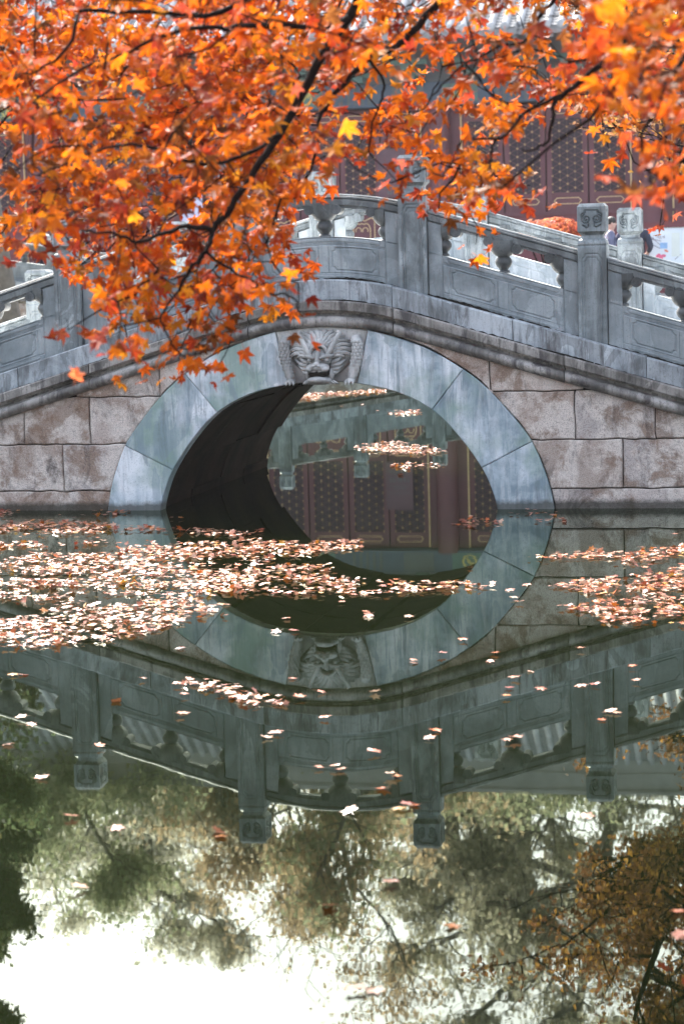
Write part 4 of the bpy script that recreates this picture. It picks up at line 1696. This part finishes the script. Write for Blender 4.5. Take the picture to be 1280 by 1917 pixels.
DENS = [
    "99999999988766543788",
    "99999999986567755888",
    "99999999986626787788",
    "69999999776534777788",
    "29999999965445542267",
    "59999999944457710046",
    "59999999623046610012",
    "56888888421001100000",
    "11378888400000000000",
    "01288884320000000000",
    "00066650010000000000",
    "00015630000000000000",
]


def dens(px, py):
    if py < 0:
        return 7.5 * max(0, 1 + py / 420) * (1 if -120 < px < 1400 else 0)
    i, j = int(py // 60), int(px // 64)
    if i >= 12:
        return 0
    if j < 0:
        return float(DENS[i][0]) if px > -150 else 0
    if j > 19:
        return float(DENS[i][19]) if px < 1430 else 0
    return float(DENS[i][j])


# main limbs traced from the photograph: (px, py, distance), thick end first
LIMBS = [
    ([(700, -60, 9.6), (655, 30, 9.6), (600, 110, 9.6), (545, 215, 9.6), (490, 300, 9.5), (430, 392, 9.4), (400, 428, 9.4), (385, 470, 9.3), (352, 510, 9.2), (335, 545, 9.2)], 0.021, 0.006),
    ([(400, 428, 9.4), (352, 424, 9.2), (305, 437, 9.0), (260, 452, 8.9), (215, 440, 8.8), (150, 430, 8.7)], 0.011, 0.004),
    ([(880, -70, 10.0), (790, 40, 10.0), (740, 88, 10.0), (690, 108, 10.0), (640, 160, 10.0), (600, 215, 10.0), (597, 262, 9.9), (580, 320, 9.9), (556, 372, 9.9)], 0.016, 0.004),
    ([(655, 30, 9.6), (600, 50, 9.4), (470, 46, 9.2), (415, 52, 9.0), (330, 60, 8.9), (230, 100, 8.8), (150, 130, 8.7), (60, 190, 8.6)], 0.012, 0.004),
    ([(545, -40, 9.2), (460, 5, 9.2), (400, 25, 9.2), (320, 26, 9.0), (160, 20, 8.9), (140, 60, 8.8), (105, 110, 8.8), (60, 140, 8.8)], 0.012, 0.004),
    ([(520, 250, 9.5), (460, 290, 9.3), (385, 308, 9.2), (340, 298, 9.1), (250, 270, 9.0), (160, 290, 8.9), (70, 330, 8.8)], 0.009, 0.003),
    ([(1240, -40, 9.0), (1165, 80, 9.0), (1110, 130, 9.0), (1060, 175, 9.0), (1035, 198, 9.0), (1030, 250, 9.0), (1008, 276, 9.0), (975, 281, 9.0)], 0.014, 0.003),
    ([(1060, 175, 9.0), (985, 210, 9.0), (930, 258, 9.0), (868, 262, 9.0), (850, 290, 9.0), (830, 330, 9.0)], 0.007, 0.003),
    ([(930, 258, 9.0), (915, 300, 9.0), (918, 350, 8.9), (880, 372, 8.9)], 0.005, 0.003),
    ([(1060, -50, 9.5), (1035, 0, 9.5), (1000, 40, 9.5), (985, 72, 9.5), (930, 90, 9.5), (860, 130, 9.4), (800, 190, 9.4)], 0.009, 0.003),
    ([(1330, 40, 7.6), (1270, 120, 7.5), (1220, 200, 7.4), (1200, 280, 7.4), (1225, 350, 7.4)], 0.010, 0.003),
    ([(1380, 180, 6.4), (1300, 220, 6.3), (1260, 270, 6.2)], 0.007, 0.003),
    ([(690, 108, 10.0), (720, 160, 10.0), (700, 220, 10.0), (690, 290, 10.0)], 0.006, 0.003),
    ([(335, 545, 9.2), (300, 590, 9.1), (320, 640, 9.1), (345, 670, 9.1)], 0.005, 0.003),
    ([(385, 470, 9.3), (440, 510, 9.3), (500, 545, 9.2), (545, 555, 9.2), (562, 590, 9.2)], 0.006, 0.003),
]
nodes, radii_n = [], []
trunk_base = Vector((6.35, -16.0, 0.45))
crown0 = Vector((5.6, -14.6, 4.6))
tk = MB()
tk.tube([trunk_base, Vector((6.3, -15.8, 1.3)), Vector((6.15, -15.5, 2.4)), Vector((5.95, -15.1, 3.5)), crown0], [0.20, 0.155, 0.14, 0.125, 0.11], 12)
tk.tube([trunk_base + Vector((0, 0, -0.1)), trunk_base + Vector((0, 0, 0.25))], [0.30, 0.17], 12)
tk.obj('trunk', M['bark'], maple, True, R(60))
for li, (pts, r0, r1) in enumerate(LIMBS):
    P3 = [np.array(at(p[0], p[1], p[2] - 0.8)) for p in pts]
    C = resample_curve(P3, len(P3) * 5)
    wob = np.array([[mnoise.noise(Vector((q * 0.6, li * 3.1, k * 7.7))) for k in range(3)] for q in range(len(C))]) * 0.012
    C = C + wob
    lm = MB()
    rr = list(np.linspace(r0, r1, len(C)))
    if pts[0][1] < 0 or pts[0][0] > 1300:        # join the limb to the crown of the trunk
        a = np.array(crown0)
        b_ = C[0]
        mid = (a + b_) / 2 + np.array([0, 0, 0.5])
        pre = resample_curve([a, mid, b_], 10)[:-1]
        lm.tube([Vector(p) for p in np.concatenate([pre, C])], list(np.linspace(max(0.035, r0 * 2), r0, len(pre))) + rr, 8)
    else:
        lm.tube([Vector(p) for p in C], rr, 8)
    lm.obj('branch', M['bark'], maple, True, R(60))
    nodes.extend(C.tolist())

# leaf clusters follow the traced cover
clusters = []
rr_ = random.Random(11)
for py in range(-400, 720, 20):
    for px in range(-140, 1420, 20):
        dn = dens(px + 10, py + 10)
        if dn <= 0:
            continue
        cov = min(0.955, 0.112 * dn)
        tau = -math.log(1 - cov)
        lam = tau * 400 / 400.0 / 5.2 * 1.5        # clusters of about five leaves
        for _ in range(np.random.default_rng(px * 7919 + py * 31 + 9999999).poisson(lam)):
            x, y = px + rr_.random() * 20, py + rr_.random() * 20
            if x > 1130 and y < 360 and rr_.random() < 0.45:
                D = rr_.uniform(5.6, 8.0)
            elif rr_.random() < 0.07:
                D = rr_.uniform(7.2, 8.4)
            else:
                D = rr_.triangular(8.6, 12.0, 9.9)
            if y > 540:
                D = min(D, 10.2 - rr_.random() * 0.6)
            clusters.append((x, y - (15 if y < 560 else 34), D))
clusters += [(122, 596, 9.0), (128, 618, 9.0), (1245, 412, 14.0), (1234, 424, 14.0), (560, 575, 9.2), (553, 590, 9.2), (30, 470, 8.8), (18, 440, 8.8)]
CL = np.array([at(*c) for c in clusters])
# grow twigs: every cluster joins the nearest grown point (main limbs first)
nodes = np.array(nodes)
d0 = np.array([np.min(((nodes - c) ** 2).sum(1)) for c in CL])
order_ = np.argsort(d0)
N = [p for p in nodes]
twig = MB()
Narr = np.zeros((len(nodes) + len(CL) * 3, 3))
Narr[:len(nodes)] = nodes
cnt = len(nodes)
for i in order_:
    c = CL[i]
    dd = ((Narr[:cnt] - c) ** 2).sum(1)
    k = int(np.argmin(dd))
    a = Narr[k].copy()
    L = math.sqrt(dd[k])
    mid1 = a + (c - a) * 0.35 + (rng.random(3) - 0.5) * 0.22 * L
    mid2 = a + (c - a) * 0.7 + (rng.random(3) - 0.5) * 0.22 * L + np.array([0, 0, 0.05 * L])
    r_ = 0.0018 + 0.004 * min(1, L / 0.6)
    twig.tube([Vector(a), Vector(mid1), Vector(mid2), Vector(c)], [r_ * 1.2, r_, r_ * 0.8, r_ * 0.6], 4, False)
    Narr[cnt:cnt + 3] = (mid1, mid2, c)
    cnt += 3
tw = twig.obj('twig_mass', M['bark'], maple, True, R(60))
tw['kind'] = 'stuff'
pos, nrm, siz, tin, pxs = [], [], [], [], []
for ci, c in enumerate(CL):
    k = 1 + rr_.choice([3, 4, 4, 5, 6])
    if ci >= len(CL) - 8:
        k = 2
    pal_shift = mnoise.noise(Vector((clusters[ci][0] / 170, clusters[ci][1] / 170, 0.3)))
    wts = PALW.copy()
    if pal_shift > 0.15:
        wts[[4, 5, 6, 2]] *= 2.8
    elif pal_shift < -0.15:
        wts[[1, 3]] *= 2.4
    if clusters[ci][2] < 8.1 and clusters[ci][0] < 900:
        wts[[5, 6]] *= 3
    wts /= wts.sum()
    base = rng.choice(len(PAL), p=wts)
    for _ in range(k):
        off = (rng.normal(size=3)) * np.array([0.052, 0.052, 0.042])
        pos.append(c + off + np.array([0, 0, -0.02]))
        n_ = np.array([rng.normal() * 0.55, rng.normal() * 0.55 - 0.45, 0.75 + rng.normal() * 0.35])
        nrm.append(n_)
        siz.append(rng.uniform(0.034, 0.058))
        cidx = base if rng.random() < 0.55 else rng.choice(len(PAL), p=wts)
        tin.append(np.round(PAL[cidx] * rng.choice([0.40, 0.60, 0.80, 0.95, 1.1]), 3))
        pxs.append(clusters[ci])
pos, nrm, siz, tin = np.array(pos), np.array(nrm), np.array(siz), np.clip(np.array(tin), 0, 1)
# tip points outward and down
Rm = rot_mats(len(pos), nrm, rng.uniform(-1.3, 1.3, len(pos)) + math.pi)
cam_d = np.linalg.norm(pos - np.array(CAM), axis=1)
seen = np.array([0 if (-20 < p[0] < 1300 and -20 < p[1] < 720) else 100 for p in pxs])
build_leaves(pos, Rm, siz, tin, LEAF, M['leaf'], 'foliage', maple, 300, 'leaf', order=np.argsort(cam_d / siz + seen * 10))
print('near maple leaves', len(pos))

# added crown, unseen above the frame, to shade the branches and bridge front
tubes, tips = grow(77, crown0, 3.4, 6.2, 0.11, 3, lean=(-0.25, 0.55), first=0.10, up=0.22, nb=(11, 5, 5))


def in_picture(p, m=40):
    v_ = Vector(p) - CAM
    z_ = v_.dot(_d)
    if z_ < 0.3:
        return False
    x_, y_ = 640 + F_PX * v_.dot(_r) / z_, IH / 2 - F_PX * v_.dot(_u) / z_
    return -m < x_ < 1280 + m and -m < y_ < 1917 + m


um = MB()
for pts, rad, lev in tubes:
    if lev and not any(in_picture(p_, 30) for p_ in pts):
        um.tube(pts, rad, 6 if lev == 1 else 4, False)
um_o = um.obj('added_upper_limbs', M['bark'], maple, True, R(60))
um_o['kind'] = 'stuff'
g_ = np.random.default_rng(5)
T = np.array([tuple(q) for q in tips])
T = T[T[:, 2] > 3.3]
P_ = T[g_.integers(0, len(T), 12000)] + g_.normal(size=(12000, 3)) * np.array([0.26, 0.26, 0.16])
P_ = P_[[not in_picture(q, 60) for q in P_]]
nn = g_.normal(size=(len(P_), 3)) * 0.5 + np.array([0, 0, 0.8])
build_leaves(P_, rot_mats(len(P_), nn, g_.uniform(-3, 3, len(P_))), g_.uniform(0.045, 0.07, len(P_)), PAL[g_.choice(len(PAL), len(P_), p=PALW / PALW.sum())], LEAF, M['leaf'], 'added_upper_foliage', maple, 0, 'leaf')

fl_v, fl_f = LEAF[3]
fo = link('falling_leaf', tint_mesh('falling_leaf', fl_v, fl_f, np.tile((0.80, 0.16, 0.05), (len(fl_v), 1)), M['leaf']))
fo.location = at(142, 705, 7.2)
fo.scale = (0.042,) * 3
fo.rotation_euler = (R(70), R(25), R(40))
tag(fo, 'single blurred orange leaf falling in front of the left cornice', 'leaf')

# ------------------------------------------------------------------ floating leaves
WPAL = np.array([(0.30, 0.10, 0.06), (0.36, 0.165, 0.11), (0.32, 0.065, 0.006), (0.34, 0.11, 0.01), (0.17, 0.022, 0.012), (0.36, 0.17, 0.02), (0.085, 0.027, 0.009), (0.46, 0.29, 0.21)])
WNAME = ['salmon pink', 'pale pink', 'orange', 'amber', 'dark red', 'yellow ochre', 'brown', 'pale cream']
WW = np.array([0.24, 0.22, 0.14, 0.08, 0.08, 0.05, 0.05, 0.14])


def inside(poly, x, y):
    c = False
    n = len(poly)
    for i in range(n):
        (x1, y1), (x2, y2) = poly[i], poly[i - 1]
        if (y1 > y) != (y2 > y) and x < (x2 - x1) * (y - y1) / (y2 - y1) + x1:
            c = not c
    return c


RAFTS = [   # photo outlines of the drifts, cover, where
    ([(-60, 958), (90, 957), (250, 958), (150, 978), (250, 985), (350, 992), (480, 990), (500, 998), (420, 1010), (560, 1018), (680, 1012), (676, 1030), (560, 1040), (640, 1062), (630, 1082), (700, 1090), (820, 1092), (930, 1095), (920, 1108), (830, 1106), (700, 1118), (630, 1138), (540, 1136), (480, 1128), (400, 1140), (470, 1160), (380, 1158), (300, 1180), (260, 1195), (120, 1210), (0, 1217), (-60, 1215)], 0.48, 'left'),
    ([(945, 1058), (1010, 1042), (1100, 1034), (1200, 1032), (1290, 1024), (1380, 1035), (1380, 1180), (1250, 1172), (1130, 1168), (1120, 1155), (1050, 1140), (1150, 1120), (1030, 1100), (1120, 1080), (1090, 1065), (1000, 1062)], 0.58, 'right'),
    ([(265, 975), (330, 968), (372, 975), (340, 982), (280, 982)], 0.5, 'left'),
    ([(850, 975), (880, 968), (945, 978), (935, 988), (880, 990), (850, 985)], 0.22, 'base'),
    ([(930, 960), (960, 955), (1042, 958), (1040, 966), (970, 966)], 0.12, 'base'),
    ([(1000, 975), (1080, 972), (1085, 978), (1010, 980)], 0.25, 'base'),
    ([(320, 1275), (370, 1268), (410, 1280), (520, 1308), (540, 1320), (470, 1322), (400, 1298), (330, 1285)], 0.45, 'open'),
    ([(580, 737), (720, 730), (725, 736), (620, 742)], 0.4, 'arch'),
    ([(655, 836), (740, 828), (800, 838), (840, 848), (770, 853), (680, 845)], 0.38, 'arch'),
    ([(715, 872), (800, 866), (835, 872), (760, 880)], 0.3, 'arch'),
    ([(722, 773), (780, 768), (790, 775), (740, 779)], 0.35, 'arch'),
    ([(540, 740), (600, 738), (600, 748), (545, 750)], 0.4, 'arch'),
]
SING = [(44, 1265), (22, 1266), (265, 1274), (348, 1305), (218, 1314), (340, 1336), (338, 1342), (45, 1348), (62, 1358), (15, 1395), (184, 1402), (80, 1458), (133, 1534), (150, 1668), (215, 1552), (405, 1556), (412, 1562), (414, 1570), (500, 1384), (515, 1376), (606, 1348), (626, 1440), (600, 1440), (640, 1444), (655, 1524), (700, 1413), (735, 1455), (720, 1478), (760, 1512), (775, 1510), (750, 1516), (745, 1456), (812, 1370), (803, 1386), (962, 1386), (950, 1390), (948, 1308), (1010, 1290), (955, 1290), (965, 1272), (990, 1258), (1088, 1284), (1112, 1284), (1125, 1350), (1145, 1335), (1150, 1337), (1185, 1252), (1088, 1218), (772, 1243), (775, 1238), (824, 1228), (862, 1201), (920, 1240), (924, 1226), (700, 1298), (550, 1272), (598, 1298), (340, 1216), (686, 1150), (692, 1154), (768, 1158), (640, 1130), (540, 1160), (520, 1185), (548, 1184), (952, 1106), (972, 1130), (960, 1122), (985, 1096), (1095, 1532), (730, 1655), (842, 1735), (680, 1856), (660, 1860), (700, 1856), (1265, 1757), (1270, 1712), (1275, 1754), (1198, 1028), (1260, 1002), (1220, 1040), (880, 1065), (680, 758), (705, 770), (750, 890), (640, 760), (1188, 1278), (455, 1320), (432, 1300), (610, 1700), (560, 1310)]
wp, wn, ws, wt, wz = [], [], [], [], []


def drop(x, y, zone, ci=None):
    p = np.array(on_water(x, y))
    wp.append(p + np.array([0, 0, 0.006 + rng.random() * 0.014]))
    wn.append(np.array([rng.normal() * 0.10, rng.normal() * 0.10, 1.0]) if rng.random() < 0.86 else np.array([rng.normal() * 0.5, rng.normal() * 0.5, 0.8]))
    ws.append(rng.uniform(0.032, 0.050))
    c = int(rng.choice(len(WPAL), p=WW / WW.sum())) if ci is None else ci
    wt.append(c)
    wz.append(zone)


for poly, cov, zone in RAFTS:
    G = np.array([on_water(x, max(y, 560)) for x, y in poly])
    P2 = [(g[0], g[1]) for g in G]
    xs_, ys_ = G[:, 0], G[:, 1]
    area = (xs_.max() - xs_.min()) * (ys_.max() - ys_.min())
    la = 0.033 ** 2 * 1.3
    n = int(area * (-math.log(1 - cov)) / la)
    for _ in range(min(n, 30000)):
        x, y = rng.uniform(xs_.min(), xs_.max()), rng.uniform(ys_.min(), ys_.max())
        if not inside(P2, x, y):
            continue
        if zone in ('left', 'right'):
            # the drift is patchy, with open water between windrows
            f_ = mnoise.noise(Vector((x * 0.9, y * 1.1, 1.7))) + 0.75 * mnoise.noise(Vector((x * 2.6, y * 3.0, 5.1)))
            if f_ < -0.06 + rng.normal() * 0.12:
                continue
        p = np.array([x, y, 0.0])
        wp.append(p + np.array([0, 0, 0.006 + rng.random() * 0.018]))
        wn.append(np.array([rng.normal() * 0.10, rng.normal() * 0.10, 1.0]) if rng.random() < 0.82 else np.array([rng.normal() * 0.5, rng.normal() * 0.5, 0.8]))
        ws.append(rng.uniform(0.020, 0.042))
        wt.append(int(rng.choice(len(WPAL), p=WW / WW.sum())))
        wz.append(zone)
for x, y in SING:
    drop(x, y, 'open' if y > 1110 else ('arch' if y < 950 else 'base'))
wp, wn, ws, wt = np.array(wp), np.array(wn), np.array(ws), np.array(wt)
WR = rot_mats(len(wp), wn, rng.uniform(-math.pi, math.pi, len(wp)))
dist = np.linalg.norm(wp - np.array(CAM), axis=1)
bonus = np.array([-30 if z == 'open' else 0 for z in wz])
vis = np.array([((p_ - np.array(CAM)) @ np.array(_r)) / ((p_ - np.array(CAM)) @ np.array(_d)) * F_PX + 640 for p_ in wp])
off_ = np.where((vis < 0) | (vis > 1280), 500, 0)
singles, rest = build_leaves(wp, WR, ws, WPAL[wt], LEAF_FLAT, M['wetleaf'], 'floating_leaves', None, 300, 'floating_leaf', order=np.argsort(dist + bonus + off_))
vpy = np.array([-((p_ - np.array(CAM)) @ np.array(_u)) / ((p_ - np.array(CAM)) @ np.array(_d)) * F_PX + IH / 2 for p_ in wp])
COLW = ['at the left edge', 'under the left railing post', 'left of centre', 'just left of the arch middle', 'at centre', 'just right of the arch middle', 'right of centre', 'below the right arch foot', 'under the right railing post', 'at the right edge']


def where(i):
    x, y, z = vis[i], vpy[i], wz[i]
    cw = COLW[int(min(9, max(0, x // 128)))]
    if z == 'arch':
        return 'on water seen through the arch'
    if z == 'base':
        return 'on dark water at the arch foot, ' + cw
    if z in ('left', 'right'):
        return 'in the %s leaf drift, %s' % (z, cw)
    row = 'just below the drifts' if y < 1235 else 'over the mirrored cornice' if y < 1300 else 'over the mirrored panels' if y < 1400 else 'over the mirrored handrail' if y < 1500 else 'over the mirrored post caps' if y < 1620 else 'over the mirrored sky'
    return 'floating %s, %s' % (row, cw)


for i, o in singles:
    o_lab = '%s maple leaf %s' % (WNAME[wt[i]], where(i))
    tag(o, o_lab, 'leaf', 'floating ' + WNAME[wt[i]] + ' leaves ' + where(i))
tag(rest, 'dense drift of pink and orange maple leaves floating on the pond', 'leaves', None, 'stuff')
print('floating leaves', len(wp))


# ------------------------------------------------------------------ trees behind
def tree(name, label, seed, base, height, spread, trunk_r, levels, n_leaf, leaf_size, tints, clump, group=None, bark='barkfar', keep=None, **kw):
    root = empty(name, (0, 0, 0))
    tag(root, label, 'tree', group)
    tubes, tips = grow(seed, base, height, spread, trunk_r, levels, **kw)
    tm, bm = MB(), MB()
    for pts, rad, lev in tubes:
        (tm if lev == 0 else bm).tube(pts, rad, 8 if lev == 0 else (5 if lev == 1 else 4), False)
    tm.obj('trunk', M[bark], root, True, R(60))
    bm.obj('limbs', M[bark], root, True, R(60))
    g = np.random.default_rng(seed)
    T = np.array([tuple(q) for q in tips])
    if keep is not None:
        T = T[[keep(q) for q in T]]
    w_ = np.array([0.05 + max(0, mnoise.noise(Vector(q) * 0.55) + 0.25) ** 1.3 for q in T.tolist()])
    idx = g.choice(len(T), n_leaf, p=w_ / w_.sum())
    P_ = T[idx] + g.normal(size=(n_leaf, 3)) * np.array(clump)
    V, F, C = leaf_cards(P_, leaf_size, np.array(tints), 0.3, seed)
    o = link('crown', tint_mesh('crown', V, F, C, M['tree_leaf']), root)
    return root


GREEN = [(0.31, 0.36, 0.21), (0.28, 0.32, 0.19), (0.36, 0.37, 0.23)]  # leaf green lifted, distance haze put into the colour
DARKG = [(0.035, 0.065, 0.03), (0.03, 0.05, 0.025), (0.05, 0.08, 0.035)]
OLIVE = [(0.42, 0.41, 0.29), (0.37, 0.375, 0.26), (0.45, 0.42, 0.29)]  # lifted for haze in the same way
BROWN = [(0.22, 0.12, 0.05), (0.16, 0.10, 0.05), (0.26, 0.15, 0.05), (0.12, 0.10, 0.05)]
PALE = [(0.56, 0.54, 0.42), (0.50, 0.50, 0.38), (0.60, 0.56, 0.43)]  # paler than leaves: distance haze put into the colour
MIST = [(0.78, 0.76, 0.64), (0.73, 0.72, 0.60), (0.80, 0.76, 0.63)]  # palest set, haze put into the elm's leaf colour
TAN = [(0.56, 0.40, 0.24), (0.50, 0.38, 0.24), (0.60, 0.46, 0.28)]
RUST = [(0.24, 0.095, 0.028), (0.16, 0.065, 0.028), (0.36, 0.17, 0.03), (0.10, 0.048, 0.025)]


def foot(px, D, z=0.9):
    p = at(px, 700, D)
    return (p.x, p.y, z)


BT = 'trees rising behind the hall'
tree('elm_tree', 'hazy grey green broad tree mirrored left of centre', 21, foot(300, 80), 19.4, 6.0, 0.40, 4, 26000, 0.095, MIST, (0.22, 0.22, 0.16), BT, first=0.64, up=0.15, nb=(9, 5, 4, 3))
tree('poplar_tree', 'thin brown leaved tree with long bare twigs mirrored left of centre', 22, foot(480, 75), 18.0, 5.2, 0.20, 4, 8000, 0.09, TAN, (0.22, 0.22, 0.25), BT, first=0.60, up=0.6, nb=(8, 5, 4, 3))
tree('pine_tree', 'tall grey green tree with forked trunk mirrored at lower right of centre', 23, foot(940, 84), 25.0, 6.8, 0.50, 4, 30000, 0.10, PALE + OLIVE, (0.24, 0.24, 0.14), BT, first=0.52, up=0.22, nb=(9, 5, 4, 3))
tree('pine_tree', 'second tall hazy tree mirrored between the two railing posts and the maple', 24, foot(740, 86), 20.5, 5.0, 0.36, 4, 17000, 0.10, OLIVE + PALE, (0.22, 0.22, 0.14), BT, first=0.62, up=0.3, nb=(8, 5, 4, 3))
tree('leafy_tree', 'low green tree just above the roof ridge right of centre', 25, foot(900, 70), 13.2, 4.8, 0.3, 4, 24000, 0.10, GREEN, (0.30, 0.30, 0.25), BT, first=0.6, up=0.3, nb=(8, 5, 4, 3))
tree('leafy_tree', 'low brownish green tree above the roof ridge at centre', 26, foot(610, 71), 13.4, 4.8, 0.3, 4, 22000, 0.10, TAN + GREEN, (0.30, 0.30, 0.25), BT, first=0.6, up=0.3, nb=(8, 5, 4, 3))
tree('leafy_tree', 'low green tree above the roof ridge left of centre', 27, foot(180, 70), 14.0, 4.8, 0.3, 4, 22000, 0.10, GREEN, (0.30, 0.30, 0.25), BT, first=0.6, up=0.3, nb=(8, 5, 4, 3))
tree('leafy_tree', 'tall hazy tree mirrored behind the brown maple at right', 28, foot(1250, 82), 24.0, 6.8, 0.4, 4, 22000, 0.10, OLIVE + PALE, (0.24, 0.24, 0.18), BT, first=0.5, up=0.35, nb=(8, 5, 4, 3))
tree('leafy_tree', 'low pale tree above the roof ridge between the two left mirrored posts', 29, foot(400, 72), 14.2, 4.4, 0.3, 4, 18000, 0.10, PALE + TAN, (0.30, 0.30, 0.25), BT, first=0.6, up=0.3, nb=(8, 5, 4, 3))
q = foot(22, 41)
tree('juniper_tree', 'dark green juniper mirrored at the left edge', 31, q, 10.2, 1.9, 0.24, 3, 32000, 0.065, DARKG, (0.11, 0.11, 0.15), first=0.30, up=0.75, nb=(10, 4, 4))
q = foot(-60, 33.5, 0.5)
tree('young_cypress', 'pale green young cypress beside the left bank', 32, (q[0], q[1], 0.5), 5.6, 1.4, 0.12, 3, 12000, 0.05, [(0.10, 0.15, 0.07), (0.08, 0.12, 0.06)], (0.14, 0.14, 0.16), first=0.2, up=0.7)

# brown maple standing on the right bank behind the bridge, leaning over the water
tree('brown_maple', 'rust brown maple mirrored at the right edge behind the bridge', 41, (6.5, 6.4, 0.5), 6.9, 3.2, 0.16, 4, 36000, 0.036, RUST, (0.08, 0.08, 0.07), bark='bark', first=0.42, up=0.15, nb=(11, 5, 4, 3), lean=(-1.0, -0.1))

# red clipped shrub on the terrace, green shrubs by the left bank
def shrub(name, label, c, r, tints, n, size, seed):
    g = np.random.default_rng(seed)
    d_ = g.normal(size=(n, 3))
    d_ /= np.linalg.norm(d_, axis=1, keepdims=True)
    rad = g.uniform(0.72, 1.0, (n, 1)) * (1 + 0.10 * np.sin(d_[:, :1] * 7 + d_[:, 1:2] * 5))
    P_ = np.array(c) + d_ * rad * np.array(r)
    zg = 0.9 if c[1] > 23.6 else 0.5
    root = empty(name, (c[0], c[1], zg))
    tag(root, label, 'shrub')
    V, F, C = leaf_cards(P_ - np.array(root.location), size, np.array(tints), 0.25, seed)
    link('leaves', tint_mesh('leaves', V, F, C, M['tree_leaf']), root)
    sm = MB()
    for k in range(6):
        a = k * 1.05
        sm.tube([(0.05 * math.cos(a), 0.05 * math.sin(a), -0.05), (r[0] * 0.3 * math.cos(a), r[1] * 0.3 * math.sin(a), (c[2] - zg) * 0.6), (r[0] * 0.6 * math.cos(a), r[1] * 0.6 * math.sin(a), c[2] - zg)], [0.03, 0.02, 0.008], 5)
    sm.obj('stems', M['bark'], root)
    return root


p = at(1030, 440, 44)
shrub('red_shrub', 'round red orange clipped shrub behind the far railing', (p.x, p.y, 2.34), (0.78, 0.6, 0.30), [(0.55, 0.13, 0.05), (0.45, 0.09, 0.05), (0.62, 0.20, 0.07)], 5000, 0.045, 51)
for k, (px, D, z, r_) in enumerate(((5, 30, 0.80, 0.62), (-45, 29, 0.85, 0.7), (45, 31.5, 0.75, 0.55))):
    p = at(px, 590, D)
    shrub('green_shrub', ['low green shrub seen through the left railing opening', 'green shrub at the far left edge of the bank', 'small green shrub beside the left post'][k], (p.x, p.y, z), (r_, r_, r_ * 0.7), [(0.07, 0.14, 0.04), (0.09, 0.17, 0.05)], 3000, 0.05, 60 + k)

# ------------------------------------------------------------------ haze
hz = MB()
hz.box(-122, 122, -82, 122, -2.4, 34)
hm_ = bpy.data.materials.new('haze')
hm_.use_nodes = True
ht = hm_.node_tree
ht.nodes.remove(ht.nodes['Principled BSDF'])
pv = ht.nodes.new('ShaderNodeVolumePrincipled')
pv.inputs['Color'].default_value = (0.93, 0.95, 1.0, 1)
pv.inputs['Density'].default_value = 0.0002
pv.inputs['Anisotropy'].default_value = 0.0
ht.links.new(pv.outputs[0], ht.nodes['Material Output'].inputs['Volume'])
tag(hz.obj('haze', hm_), kind='stuff')
